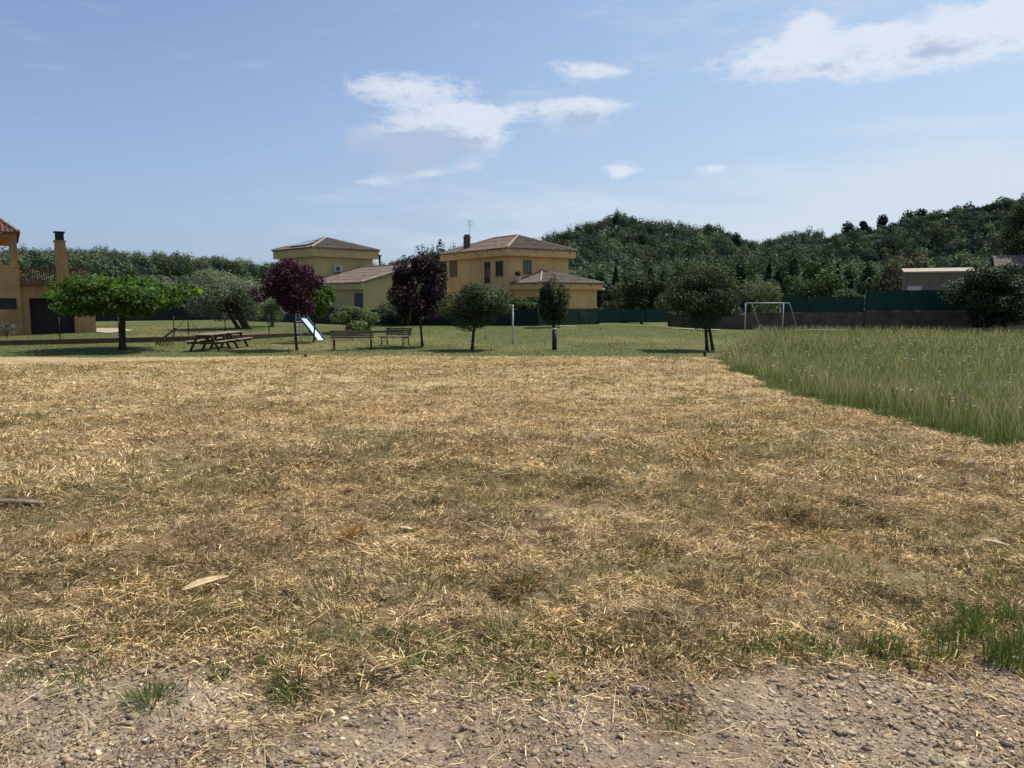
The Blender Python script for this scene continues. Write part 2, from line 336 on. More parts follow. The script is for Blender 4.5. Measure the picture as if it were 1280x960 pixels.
def make_stubble():
    parts = []
    gcols = np.array([[.15,.20,.05],[.11,.155,.04],[.22,.23,.075],[.30,.25,.12],[.24,.17,.08]])
    scols = np.array([[.34,.26,.13],[.24,.17,.08],[.17,.12,.06],[.15,.15,.06],[.42,.33,.18]])
    for n, r0, r1, per, rad, hl, hh, w in ((4200, 3.4, 9, 16, .05, .03, .085, .0035), (7000, 9, 20, 10, .09, .035, .09, .007), (6000, 20, 31, 6, .12, .04, .1, .014)):
        x, y = sector(n, r0, r1); k = (RNG.uniform(0, 1, n) < .10+green_patch(x, y)*.75) & (meadow_mask(x, y) < .5) & (gravel_mask(x, y) < RNG.uniform(0, .9, n)) & (y < 31)
        c = np.stack([x[k], y[k], RNG.uniform(.6, 1.35, k.sum())], -1); parts.append(tuft_field(c, per, rad, hl, hh, w, gcols))
        x, y = sector(n, r0, r1); k = (meadow_mask(x, y) < .5) & (gravel_mask(x, y) < .3) & (fbm(x*1.5, y*1.5, 540, 3) > .47) & (y < 31)
        c = np.stack([x[k], y[k], RNG.uniform(.6, 1.5, k.sum())], -1); parts.append(tuft_field(c, per, rad*1.3, hl, hh, w, scols, lean=.9))
    V, Fc, C = merge(parts); tag(np_mesh('grass_stubble', V, Fc, LM['grass'], C), 'short green and brown stubble growing through the clippings', 'stubble', kind='stuff')
    # lawn beyond the mown field
    n = 60000; x = RNG.uniform(-34, 34, n); y = RNG.uniform(30.2, 62, n); k = (np.abs(x) < y*.75+1) & (meadow_mask(x, y) < .5); x, y = x[k], y[k]; n = len(x)
    cols = np.array([[.08,.105,.032],[.10,.12,.04],[.135,.135,.05],[.19,.165,.075]]); ci = np.clip((fbm(x*.3, y*.25, 311, 3)*4+RNG.normal(0, .6, n)).astype(int), 0, 3)
    V, Fc, C = blades('', x, y, RNG.uniform(.03, .08, n), RNG.uniform(.015, .035, n), RNG.uniform(0, 6.28, n), RNG.uniform(.4, 1.4, n), RNG.uniform(0, .4, n), cols[ci]*RNG.uniform(.7, 1.2, n)[:, None], None, wtip=.3)
    tag(np_mesh('lawn_grass', V, Fc, LM['grass'], C), 'short green lawn grass beyond the mown field', 'grass', kind='stuff')
make_stubble()
def make_meadow():
    parts = []
    cols = np.array([[.055,.09,.018],[.085,.135,.024],[.13,.18,.034],[.15,.15,.05],[.30,.27,.13]])
    for n, y0, y1, w, hl, hh in ((90000, 8.6, 15, .0035, .2, .46), (90000, 15, 26, .0055, .22, .46), (90000, 26, 45, .010, .22, .42), (50000, 45, 66, .017, .2, .36)):
        y = np.sqrt(RNG.uniform(y0**2, y1**2, n)); x = RNG.uniform(meadow_edge_x(y)-.5, y*.78+2)
        k = meadow_mask(x, y) > RNG.uniform(.2, .8, n); x, y = x[k], y[k]; n = len(x)
        t = .6*fbm(x*.5, y*.3, 601, 4)+.4*fbm(x*2.2, y*1.6, 607, 2)
        ci = np.clip((t*4.6-.9+RNG.normal(0, .8, n)).astype(int), 0, 3); ci[RNG.uniform(0, 1, n) < .05+.14*sstep(10, 40, y)] = 4
        hsc = .75+.5*fbm(x*.8, y*.8, 610, 2)
        L_ = RNG.uniform(hl, hh, n)*hsc*(.3+.7*sstep(0, 1.9, np.minimum(x-meadow_edge_x(y), (y-9.2)*.8)))*RNG.uniform(.6, 1.15, n)
        parts.append(blades('', x, y, L_, RNG.uniform(.7, 1.3, n)*w, RNG.uniform(0, 6.28, n), np.clip(RNG.normal(1.2, .3, n), .3, 1.55), RNG.uniform(.1, .75, n), cols[ci]*RNG.uniform(.7, 1.25, n)[:, None], None, wtip=.12, segs=3))
        # seed heads: thin pale stalks taller than the rest
        q = n//11; i = RNG.integers(0, n, q); xs, ys = x[i], y[i]
        parts.append(blades('', xs, ys, RNG.uniform(.38, .6, q), np.full(q, w*.45), RNG.uniform(0, 6.28, q), RNG.uniform(1.2, 1.5, q), RNG.uniform(.05, .3, q), np.array([.42,.38,.25])*RNG.uniform(.6, 1.3, q)[:, None], None, wtip=1.6, segs=3))
    V, Fc, C = merge(parts); tag(np_mesh('meadow_grass', V, Fc, LM['grass'], C), 'tall uncut green meadow grass on the right of the field', 'meadow grass', kind='stuff')
    n = 420; y = np.sqrt(RNG.uniform(9.8**2, 40**2, n)); x = RNG.uniform(meadow_edge_x(y), y*.72); k = meadow_mask(x, y) > .5; x, y = x[k], y[k]
    V, Fc, C = [], [], []; b = 0
    for xx, yy in zip(x, y):
        z = float(ground_h(xx, yy))+RNG.uniform(.25, .42); s = RNG.uniform(.010, .02)*(1+yy/50)
        c = RNG.choice(4, p=[.7, .12, .12, .06]); cc = [(.7,.7,.62), (.6,.58,.5), (.55,.5,.3), (.8,.8,.78)][c]
        for q in range(5):
            a = q*math.pi*2/5; V += [(xx, yy, z), (xx+s*math.cos(a), yy+s*math.sin(a), z+s*.4), (xx+s*math.cos(a+.6), yy+s*math.sin(a+.6), z+s*1.1), (xx+s*.3*math.cos(a+1), yy+s*.3*math.sin(a+1), z+s)]
            Fc.append([b, b+1, b+2, b+3]); C += [cc]*4; b += 4
    tag(np_mesh('meadow_flowers', np.array(V), np.array(Fc), LM['grass'], np.array(C)), 'small white flower heads scattered through the tall grass', 'wild flowers', kind='stuff')
make_meadow()
def ico():
    p = (1+5**.5)/2; v = np.array([(-1,p,0),(1,p,0),(-1,-p,0),(1,-p,0),(0,-1,p),(0,1,p),(0,-1,-p),(0,1,-p),(p,0,-1),(p,0,1),(-p,0,-1),(-p,0,1)], float); v /= np.linalg.norm(v[0])
    f = np.array([(0,11,5),(0,5,1),(0,1,7),(0,7,10),(0,10,11),(1,5,9),(5,11,4),(11,10,2),(10,7,6),(7,1,8),(3,9,4),(3,4,2),(3,2,6),(3,6,8),(3,8,9),(4,9,5),(2,4,11),(6,2,10),(8,6,7),(9,8,1)])
    return v, f
def ico2():
    v, f = ico(); V = [tuple(q) for q in v]; mid = {}; out = []
    def m(a, b):
        k = (min(a, b), max(a, b))
        if k not in mid:
            q = np.array(V[a])+np.array(V[b]); q /= np.linalg.norm(q); V.append(tuple(q)); mid[k] = len(V)-1
        return mid[k]
    for a, b, c in f:
        ab, bc, ca = m(a, b), m(b, c), m(c, a); out += [(a, ab, ca), (b, bc, ab), (c, ca, bc), (ab, bc, ca)]
    return np.array(V), np.array(out)
def make_gravel():
    n = 85000; x, y = sector(n, 2.0, 4.8, 44); k = RNG.uniform(0, 1, n) < np.clip(gravel_mask(x, y-.25)*(.2+1.0*sstep(.36, .62, fbm(x*1.6, y*1.6, 700, 3))), .015, 1); x, y = x[k], y[k]; n = len(x)
    v, f = ico(); s = np.exp(RNG.normal(math.log(.0052), .55, n)); s = np.clip(s, .0025, .02)
    sc = np.stack([s*RNG.uniform(.8, 1.5, n), s*RNG.uniform(.7, 1.1, n), s*RNG.uniform(.25, .55, n)], -1)
    P = v[None]*sc[:, None]*(1+RNG.uniform(-.42, .42, (n, len(v), 1)))
    a = RNG.uniform(0, 6.28, n); c, s_ = np.cos(a)[:, None], np.sin(a)[:, None]; tl = RNG.normal(0, .4, n)[:, None]
    X = P[..., 0]*c-P[..., 1]*s_; Y = P[..., 0]*s_+P[..., 1]*c; Z = P[..., 2]+X*tl*.6
    V = np.stack([X+x[:, None], Y+y[:, None], Z+(ground_h(x, y)+sc[:, 2]*.15)[:, None]], -1).reshape(-1, 3)
    Fc = (f[None]+(np.arange(n)*len(v))[:, None, None]).reshape(-1, 3)
    pal = np.array([[.44,.34,.225],[.36,.27,.18],[.48,.36,.235],[.29,.225,.16],[.60,.50,.36],[.40,.275,.175],[.33,.27,.20],[.20,.175,.145]])
    C = pal[RNG.choice(8, n, p=[.24,.2,.15,.08,.09,.12,.08,.04])]*RNG.uniform(.7, 1.15, n)[:, None]
    m = leafmat('gravel_stone', 0, .95, spec=.05); tag(np_mesh('gravel', V, Fc, m, np.repeat(C, len(v), 0)), 'loose grey and tan gravel stones along the near edge', 'gravel', kind='stuff')
    # thin straw lying over the gravel
make_gravel()
# ------------------------------------------------------------------ single plants and objects on the near field
def weed(name, label, cat, px, py, n, rad, hl, hh, w, cols, lean, group=None):
    g = G(px, py); x0, y0 = g.x, g.y
    cols = np.array(cols)
    V, Fc, C = tuft_field(np.array([[x0, y0, 1.0]]), n, rad, hl, hh, w, cols, lean)
    V = V-np.array([x0, y0, float(ground_h(x0, y0))])
    o = np_mesh(name, V, Fc, LM['grass'], C); o.location = (x0, y0, float(ground_h(x0, y0))); tag(o, label, cat, group); return o
GW = [[.11,.155,.05],[.085,.12,.04],[.16,.19,.07]]; GY = [[.19,.22,.07],[.13,.18,.05],[.26,.24,.1]]
weed('grass_tuft', 'spreading green grass tuft alone on the gravel at the lower left', 'grass tuft', 192, 875, 260, .10, .05, .12, .004, GW, 1.3)
weed('grass_tuft', 'low dark grass tuft flat on the gravel near the left edge', 'grass tuft', 22, 845, 200, .09, .03, .08, .004, GW, 1.3)
weed('grass_tuft', 'wide low strip of grass on the gravel left of the lone spreading tuft', 'grass tuft', 105, 848, 260, .15, .03, .08, .004, GW, 1.3)
weed('grass_tuft', 'upright yellow green tuft between dried husk and gravel', 'grass tuft', 278, 848, 90, .05, .04, .1, .0035, GY, .7)
weed('grass_tuft', 'tall dense green weed clump at the gravel edge left of centre', 'grass tuft', 362, 866, 200, .08, .05, .12, .0045, GW, .7)
weed('grass_tuft', 'bright green weed clump directly above the tallest left weeds', 'grass tuft', 355, 835, 200, .13, .05, .11, .0045, GY, .8)
weed('grass_tuft', 'light green tuft with broad short blades near the middle of the gravel edge', 'grass tuft', 528, 836, 150, .08, .05, .1, .006, GY, .9)
weed('grass_tuft', 'small fan of green blades left of the yellow leaf', 'grass tuft', 655, 856, 130, .06, .05, .11, .004, GY, .8)
weed('grass_tuft', 'thin sparse grass clump behind the yellow leaf', 'grass tuft', 615, 822, 200, .2, .05, .12, .0035, GW, .7)
weed('grass_tuft', 'faint grey green tuft on the gravel right of centre', 'grass tuft', 845, 905, 90, .06, .03, .09, .003, GY, .9)
for i, (px, py, h, n) in enumerate([(722, 832, .12, 26), (950, 815, .17, 40), (1016, 820, .14, 30), (1036, 826, .15, 34), (1089, 808, .17, 36), (1118, 820, .19, 44), (1146, 830, .13, 30), (1180, 820, .2, 54), (1196, 800, .24, 60), (1212, 780, .24, 70), (1165, 800, .17, 44), (1228, 795, .22, 60), (1262, 775, .2, 60), (1100, 835, .12, 26), (1060, 812, .12, 26), (985, 835, .1, 20), (1278, 840, .16, 40), (1242, 826, .2, 50), (1255, 832, .2, 46), (1275, 815, .26, 60)]):
    weed('weed_shoot', 'upright green weed shoots in the row at the gravel edge on the right', 'weed', px, py, int(n*1.6), .055, h*.25, h*.82, .005, [[.12,.17,.05],[.18,.23,.075],[.09,.125,.04]], .4, 'upright weed shoots along the gravel edge')
for px, py, n in ((415, 812, 60), (440, 830, 50), (470, 805, 60), (505, 800, 70), (560, 800, 90), (585, 812, 80), (640, 800, 60), (670, 820, 70), (705, 815, 60), (745, 822, 60), (800, 812, 40), (850, 820, 40), (900, 800, 50), (300, 815, 40), (240, 800, 40), (60, 800, 60), (15, 795, 60), (120, 812, 40), (600, 860, 30), (700, 870, 30), (385, 800, 60), (455, 785, 50), (535, 815, 60), (620, 790, 50), (730, 790, 60), (775, 800, 50), (930, 820, 60), (985, 800, 50), (200, 815, 40), (160, 800, 40)):
    weed('weed_sprig', 'thin green sprig growing where the clippings thin out into gravel', 'weed', px, py, n*2, .1, .03, .1, .004, GW+GY, .8, 'thin sprigs along the gravel border')
for px, py, n, r, c, nm in [(325, 612, 160, .2, GW, 'dark green clump of low weeds in the clippings, left of centre'), (375, 612, 100, .15, [[.16,.12,.07],[.22,.17,.09]], 'round brown grass hump beside the dark green clump'), (100, 680, 130, .12, [[.38,.2,.09],[.3,.15,.07]], 'reddish dry grass hump in the left half of the field'), (440, 672, 150, .12, [[.48,.3,.14],[.36,.21,.1]], 'pale orange heap of dry grass left of the centre'), (648, 735, 160, .12, [[.3,.16,.07],[.2,.13,.06],[.13,.14,.05]], 'rusty brown tuft in the middle of the field'), (530, 735, 220, .28, [[.12,.13,.05],[.2,.17,.08],[.09,.1,.04]], 'broad olive patch of tufted grass in mid field'), (905, 735, 260, .3, [[.15,.13,.06],[.42,.33,.18],[.1,.1,.05]], 'heap of long cut stalks right of centre'), (815, 690, 160, .2, [[.15,.15,.06],[.22,.18,.08]], 'low olive grass mound right of centre'), (1180, 590, 160, .25, [[.3,.2,.1],[.2,.13,.07]], 'brown grass mound near the foot of the tall meadow')]:
    weed('grass_clump', nm, 'grass clump', px, py, n*2, r, .04, .12, .005, c, 1.2)
def loc_of(px, py, dz=0):
    g = G(px, py); return Vector((g.x, g.y, float(ground_h(g.x, g.y))+dz))
# dried husk: boat shaped curved blade
def husk():
    p = loc_of(257, 745, .035); n = 18; V = []; Fc = []
    for i in range(n+1):
        t = i/n; w = .034*math.sin(math.pi*min(1, t*1.02+.0))**.6*(1 if t < .7 else 1)*(1-.35*t)+.002; c = .035*math.sin(math.pi*t)
        for j in range(5):
            s = (j-2)/2; V.append(((t-.5)*.26, s*w*.8, c*.5+.016*s*s))
    for i in range(n):
        for j in range(4): a = i*5+j; Fc.append([a, a+1, a+6, a+5])
    o = np_mesh('dried_husk', np.array(V), np.array(Fc), M['driedleaf'], smooth=True); sm = o.modifiers.new('thick', 'SOLIDIFY'); sm.thickness = .006
    o.location = p; o.rotation_euler = (R(25), R(-6), R(36)); tag(o, 'long pale dried husk lying on the mown grass at lower left', 'husk')
husk()
def plank(px, py, L_, w, h, rz, label, mat):
    mb = MB(); n = 10; pr = []
    for i in range(n+1):
        t = i/n; pr.append(((t-.5)*L_, .015*math.sin(t*5), 0))
    mb.tube(pr, [w*(.35+.65*math.sin(math.pi*min(.93, max(.1, t)))**.5) for t in np.linspace(0, 1, n+1)], 6)
    o = mb.build('dry_stick', mat, smooth=True); o.scale = (1, 1, h/w); o.location = loc_of(px, py, .03); o.rotation_euler = (0, R(3), rz); return tag(o, label, 'stick')
plank(22, 632, .42, .04, .02, R(8), 'flat grey brown piece of bark on the mown grass at the left edge', M['brownwood'])
plank(1245, 688, .15, .02, .012, R(-30), 'pale broken stick on the clippings near the right edge', M['driedleaf'])
plank(508, 664, .09, .022, .008, R(0), 'small pale chip of husk in the middle of the field', M['driedleaf'])
def stake(px, py, h, tilt, az, label):
    mb = MB(); mb.tube([(0,0,-.02),(h*.5*tilt,0,h*.5),(h*tilt,0,h)], [.006,.005,.004], 7); o = mb.build('cut_stalk', M['driedleaf'], smooth=True)
    o.location = loc_of(px, py); o.rotation_euler = (0, 0, az); tag(o, label, 'stalk', 'cut stalks standing in the gravel'); return o
for px, py, h, t, a in ((582, 945, .05, .9, 2.6), (627, 925, .055, .3, 2.9), (640, 935, .05, .3, 2.8), (723, 885, .04, .15, 2.2)):
    stake(px, py, h, t, a, 'short brown cut stalk poking out of the gravel in the foreground')
yl = weed('fallen_leaf', 'crumpled yellow leaf lying at the gravel edge', 'leaf', 690, 850, 9, .022, .03, .05, .03, [[.62,.55,.12],[.7,.62,.2]], 1.3)
# ------------------------------------------------------------------ trees
def leaf_quads(P, Nn, size, aspect=.6, jit=.55):
    n = len(P); up = RNG.normal(0, 1, (n, 3)); Nn = Nn+RNG.normal(0, jit, (n, 3)); Nn /= np.linalg.norm(Nn, axis=1)[:, None]
    a = np.cross(Nn, up); a /= np.linalg.norm(a, axis=1)[:, None]+1e-9; b = np.cross(Nn, a)
    s = size*RNG.uniform(.6, 1.35, n)
    A = a*s[:, None]; B = b*(s*aspect)[:, None]
    fold = Nn*(s*.15)[:, None]
    V = np.stack([P-A, P-B*1.0+fold, P+A, P+B+fold], 1)
    return V.reshape(-1, 3), np.arange(n*4).reshape(-1, 4)
def crown_points(n, c, rx, ry, rz, lobes, seed, lobe_r=.42, flat=0., shape=None):
    rg = np.random.default_rng(seed); L_ = []
    for k in range(lobes):
        d = rg.normal(0, 1, 3); d /= np.linalg.norm(d); q = rg.uniform(.35, .78)
        L_.append((d*q*np.array([rx, ry, rz]), rg.uniform(.7, 1.2)*lobe_r))
    idx = rg.integers(0, lobes, n); cen = np.array([l[0] for l in L_])[idx]; rad = np.array([l[1] for l in L_])[idx]
    d = rg.normal(0, 1, (n, 3)); d /= np.linalg.norm(d, axis=1)[:, None]; q = rg.uniform(.35, 1.08, n)**.5
    P = cen+d*(q*rad)[:, None]*np.array([rx, ry, rz])
    lb = rg.uniform(.65, 1.3, lobes)[idx]
    for i, q in enumerate((rx, ry, rz)): P[:, i] *= q/(np.percentile(np.abs(P[:, i]), 99.7)*.98)
    if shape: P, keep = shape(P); P, d, lb = P[keep], d[keep], lb[keep]
    return P+np.array(c), d, lb
def tree(name, label, px, py, top, crown, cols, leaf=.09, n=5000, lobes=16, seed=1, tr=.09, trunks=None, limbs=6, mat='leaf', cat='tree', group=None, Y=None, aspect=.6, lobe_r=.42, shape=None, core=None):
    """px,py: trunk foot in the photo; crown=(left,right,top,bottom) there"""
    g = G(px, py) if Y is None else Vector(((px-640)/F*Y, Y, float(base_z(Y, (px-640)/F*Y))))
    l, r_, t, b = crown
    a = W(l, (t+b)/2, g.y); e = W(r_, (t+b)/2, g.y); zt = W((l+r_)/2, t, g.y).z-g.z; zb = W((l+r_)/2, b, g.y).z-g.z
    zb = max(zb, .05)
    rx = (e.x-a.x)/2; cx = (a.x+e.x)/2-g.x; cz = (zt+zb)/2; rz = (zt-zb)/2; ry = rx*.95
    root = thing(name, label, cat, g, 0, group)
    mb = MB(); rg = random.Random(seed)
    for (fx, lean) in (trunks or [(0, 0)]):
        p0 = Vector((fx, 0, -.05)); top_p = Vector((cx*.8+lean, 0, cz-rz*.25)); mid = (p0+top_p)/2+Vector((rg.uniform(-.06, .06), rg.uniform(-.05, .05), 0))
        mb.tube([p0, p0.lerp(mid, .3), mid, mid.lerp(top_p, .6), top_p], [tr*1.35, tr, tr*.9, tr*.75, tr*.55], 9)
        for k in range(limbs):
            an = k*2.4+rg.uniform(-.4, .4); q = rg.uniform(.45, .8); s0 = mid.lerp(top_p, rg.uniform(.2, .95))
            e1 = Vector((cx+math.cos(an)*rx*q, math.sin(an)*ry*q, cz+rz*rg.uniform(-.35, .55))); m1 = s0.lerp(e1, .5)+Vector((0, 0, -.08*rz))
            mb.tube([s0, m1, e1], [tr*.5, tr*.3, tr*.1], 6)
            for j in range(2):
                e2 = e1+Vector((rg.uniform(-.35, .35)*rx, rg.uniform(-.35, .35)*ry, rg.uniform(-.1, .4)*rz)); mb.tube([m1.lerp(e1, .5), e2], [tr*.2, tr*.06], 5)
    mb.build('trunk', M['bark'], root, smooth=True)
    P, d, lb = crown_points(n, (cx, 0, cz), rx*1.0, ry*1.0, rz*.98, lobes, seed, lobe_r, shape=shape)
    P = P[P[:, 2] > max(.05, zb-.25)] if False else P
    k = P[:, 2] > .12; P, d, lb = P[k], d[k], lb[k]
    V, Fc = leaf_quads(P, d*.6+np.array([0, 0, .5]), leaf, aspect)
    cols = np.array(cols); C = cols[RNG.integers(0, len(cols), len(P))]*(RNG.uniform(.75, 1.25, len(P))*lb)[:, None]
    np_mesh('crown', V, Fc, LM[mat], np.repeat(C, 4, 0), root)
    return root
GREEN = [[.055,.085,.03],[.04,.065,.025],[.08,.11,.04]]
DARK = [[.035,.055,.025],[.028,.045,.02],[.05,.07,.03]]
HOLM = [[.055,.08,.036],[.042,.062,.028],[.09,.115,.055]]
OLIVE = [[.175,.205,.145],[.12,.145,.10],[.23,.255,.19]]
LIME = [[.07,.125,.028],[.10,.165,.034],[.045,.09,.022]]
PLUM = [[.055,.022,.038],[.035,.014,.026],[.085,.032,.055]]
PLUMD = [[.03,.018,.025],[.022,.015,.02],[.045,.025,.036]]
tree('mulberry_tree', 'wide flat topped bright green tree on thick trunk in front of the left house', 153, 437, 0, (70, 240, 347, 396), LIME, .11, 13000, 44, 3, .15, limbs=12, mat='bright', lobe_r=.3)
tree('olive_tree', 'large grey green olive tree behind the picnic tables', 303, 411, 0, (232, 334, 338, 405), OLIVE, .085, 15000, 30, 4, .14, trunks=[(-.25,-.35), (.2,.1), (.5,.45)], limbs=6, aspect=.35, lobe_r=.34)
tree('olive_tree', 'small olive tree half hidden behind the left purple tree', 340, 408, 0, (318, 362, 352, 402), OLIVE, .10, 3500, 12, 5, .12, aspect=.35)
tree('plum_tree', 'purple leaved plum tree with thin dark trunk beside the slide', 371, 437, 0, (321, 402, 325, 393), PLUM, .065, 12000, 38, 6, .055, limbs=9, mat='plum', lobe_r=.25)
tree('young_tree', 'small bright green tree with thin trunk between slide and left purple tree', 392, 428, 0, (374, 421, 351, 395), LIME, .085, 4500, 18, 7, .045, mat='bright', lobe_r=.36)
tree('plum_tree', 'very dark purple plum tree between the two yellow houses', 528, 433, 0, (488, 559, 320, 404), PLUMD, .065, 13000, 44, 8, .06, limbs=9, mat='plum', lobe_r=.23)
tree('holm_oak', 'round dark evergreen with one thin trunk in front of the ochre house', 590, 438, 0, (551, 640, 350, 411), HOLM, .048, 22000, 36, 9, .07, lobe_r=.34)
tree('holm_oak', 'tall oval dark evergreen just behind the green bollard', 692, 408, 0, (671, 711, 347, 405), DARK, .085, 9000, 18, 10, .1, lobe_r=.45, Y=58)
tree('holm_oak', 'rounded dark tree at the lawn end right of the ochre house', 802, 405, 0, (769, 833, 342, 393), DARK, .11, 9000, 24, 11, .13, lobe_r=.33)
tree('holm_oak', 'big rounded dark tree on two thin trunks at the meadow corner', 884, 437, 0, (829, 930, 329, 410), HOLM, .05, 30000, 42, 12, .075, trunks=[(0, 0), (.27, .05)], lobe_r=.34)
tree('holm_oak', 'wide dark round tree in front of the wall at the right edge', 1228, 411, 0, (1180, 1292, 328, 408), DARK, .11, 16000, 34, 13, .13, trunks=[(-.3,-.3), (.3,.4), (1.9,.9)], lobe_r=.3, Y=62)
tree('olive_tree', 'pale grey green tree rising behind the goal', 948, 404, 0, (922, 974, 345, 400), [[.12,.15,.085],[.085,.11,.06],[.15,.18,.11]], .11, 4500, 14, 14, .12, aspect=.4)
tree('broadleaf_tree', 'bushy mid green tree behind the green screen right of the goal', 1015, 402, 0, (982, 1048, 328, 400), [[.06,.10,.035],[.04,.07,.025],[.09,.13,.045]], .15, 5000, 20, 15, .15, Y=78, lobe_r=.34)
tree('ash_tree', 'tall leafy green tree at the right edge above the brown roof', 1278, 400, 0, (1248, 1325, 242, 350), [[.06,.085,.035],[.045,.065,.028],[.085,.11,.045]], .2, 9000, 26, 16, .25, Y=112, lobe_r=.3)
tree('copper_tree', 'reddish brown leaved tree beside the block shed', 1138, 400, 0, (1098, 1180, 318, 392), [[.085,.058,.04],[.06,.045,.032],[.055,.065,.03]], .16, 6500, 22, 17, .2, Y=95, lobe_r=.32)
tree('broadleaf_tree', 'light green bush like tree just right of the block shed', 1212, 400, 0, (1180, 1246, 325, 395), [[.08,.11,.05],[.055,.08,.035]], .16, 4500, 18, 18, .2, Y=92, lobe_r=.32)
tree('stone_pine', 'dark dense pine rising between the two yellow houses', 524, 400, 0, (500, 549, 301, 395), [[.03,.052,.03],[.022,.04,.024],[.042,.066,.038]], .18, 6500, 22, 19, .2, Y=110, lobe_r=.32)
tree('stone_pine', 'dark pine crown just left of the ochre house chimney', 552, 400, 0, (536, 570, 302, 395), [[.035,.055,.03],[.025,.042,.022]], .18, 4000, 16, 20, .2, Y=120, lobe_r=.34)
for k, (px, py, cr, nm, cl, Y_) in enumerate([(448, 417, (418, 480, 381, 420), 'flowering pale green oleander bush behind the front bench', [[.15,.19,.075],[.10,.14,.05],[.22,.25,.12]], None), (660, 405, (636, 688, 371, 392), 'clipped green bush against the wall of the ochre house', [[.07,.11,.03],[.05,.08,.025]], 64), (1052, 403, (1036, 1078, 362, 392), 'pale feathery bush showing over the lower green screen', [[.14,.17,.09],[.1,.13,.065]], 70), (612, 403, (590, 640, 365, 402), 'dark garden bush behind the round evergreen', DARK, 63.5), (784, 402, (752, 800, 372, 400), 'dark bush at the corner of the ochre house annex', DARK, 82), (500, 405, (470, 545, 378, 405), 'dark hedge bush under the dark plum tree', DARK, 62)]):
    tree('bush', nm, px, py, 0, cr, cl, .09, 5500, 18, 40+k, .03, limbs=5, cat='bush', Y=Y_, lobe_r=.4, aspect=.4 if k == 0 else .6)
tree('yucca_plant', 'grey spiky plant against the left house wall', 9, 421, 0, (-4, 20, 405, 421), [[.12,.13,.11],[.2,.2,.17]], .14, 260, 8, 60, .03, limbs=2, cat='plant', aspect=.18)
# ------------------------------------------------------------------ hills and forest
SK = [(-700,330),(-300,325),(-60,322),(0,318),(60,313),(110,313),(150,316),(200,319),(240,322),(270,321),(300,326),(345,331),(400,333),(480,331),(505,326),(550,316),(600,308),(660,302),(700,292),(740,279),(770,271),(800,279),(850,282),(880,283),(900,291),(920,298),(945,306),(970,297),(1000,293),(1040,292),(1080,287),(1110,281),(1150,271),(1200,263),(1240,257),(1280,250),(1400,235),(1700,230),(2100,260)]
def skyline(az):   # az rad -> (elevation tan, ridge range)
    px = 640+F*np.tan(np.clip(az, -1.2, 1.2)); y = np.interp(px, [s[0] for s in SK], [s[1] for s in SK])
    Rr = np.interp(px, [-300, 300, 560, 760, 940, 1060, 1280, 1800], [430, 470, 400, 330, 400, 300, 270, 260])
    return (HZ-y)/F*np.cos(az)/1.0, Rr
TH = 6.0
def hill_z(x, y):
    az = np.arctan2(x, y); r = np.hypot(x, y); az = np.clip(az, -1.15, 1.15); e, Rr = skyline(az)
    th = TH*.85-(3.0*sstep(R(21), R(23.5), az)); H = e*Rr+CAMZ-th
    prof = sstep(100, 1, 0)*0
    t = np.clip((r-100)/(Rr-100), 0, 1); rise = t**1.25*(.55+.45*t)
    z0 = base_z(np.minimum(y, 100.), x); z = z0+(H-z0)*rise+(fbm(x*.012, y*.012, 801, 4)-.5)*14*np.sin(np.pi*np.clip(t, 0, 1))*(t > 0)
    back = np.clip((r-Rr)/400, 0, 1); z = z*(1-.6*back)
    return np.where(r <= 100.01, z0, z)
def make_hills():
    ang = np.radians(np.linspace(-180, 180, 500)); rr = np.concatenate([np.linspace(100, 560, 90), np.geomspace(600, 6000, 25)])
    A, Rr = np.meshgrid(ang, rr); X = np.sin(A)*Rr; Y = np.cos(A)*Rr; Z = hill_z(X, Y)
    fade = np.clip((np.abs(A)-1.1)/.8, 0, 1); Z = Z*(1-fade)+base_z(Y, X)*fade; Z[0] = base_z(Y[0], X[0])
    Z = np.where((np.abs(A) > 1.9), base_z(Y, X), Z)
    nA = len(ang); i, j = np.meshgrid(np.arange(len(rr)-1), np.arange(nA-1), indexing='ij')
    Fc = np.stack([i*nA+j, i*nA+j+1, (i+1)*nA+j+1, (i+1)*nA+j], -1).reshape(-1, 4)[:, ::-1]
    m = pmat('hillside_soil', (.05,.06,.03), (.03,.04,.02), .05, 1, 0)
    tag(np_mesh('hills', np.stack([X, Y, Z], -1).reshape(-1, 3), Fc, m, smooth=True), kind='structure')
make_hills()
def far_crown(seed, n, cone=False):
    rg = np.random.default_rng(seed); P = []; D = []; 
    lob = 9; L_ = rg.normal(0, 1, (lob, 3)); L_ /= np.linalg.norm(L_, axis=1)[:, None]; L_ *= rg.uniform(.22, .5, (lob, 1)); L_[:, 2] = L_[:, 2]*.8+.05
    i = rg.integers(0, lob, n); d = rg.normal(0, 1, (n, 3)); d /= np.linalg.norm(d, axis=1)[:, None]; P = L_[i]+d*(.5*rg.uniform(.5, 1.05, n)**.5)[:, None]
    return P, d, rg.uniform(.75, 1.25, lob)[i]
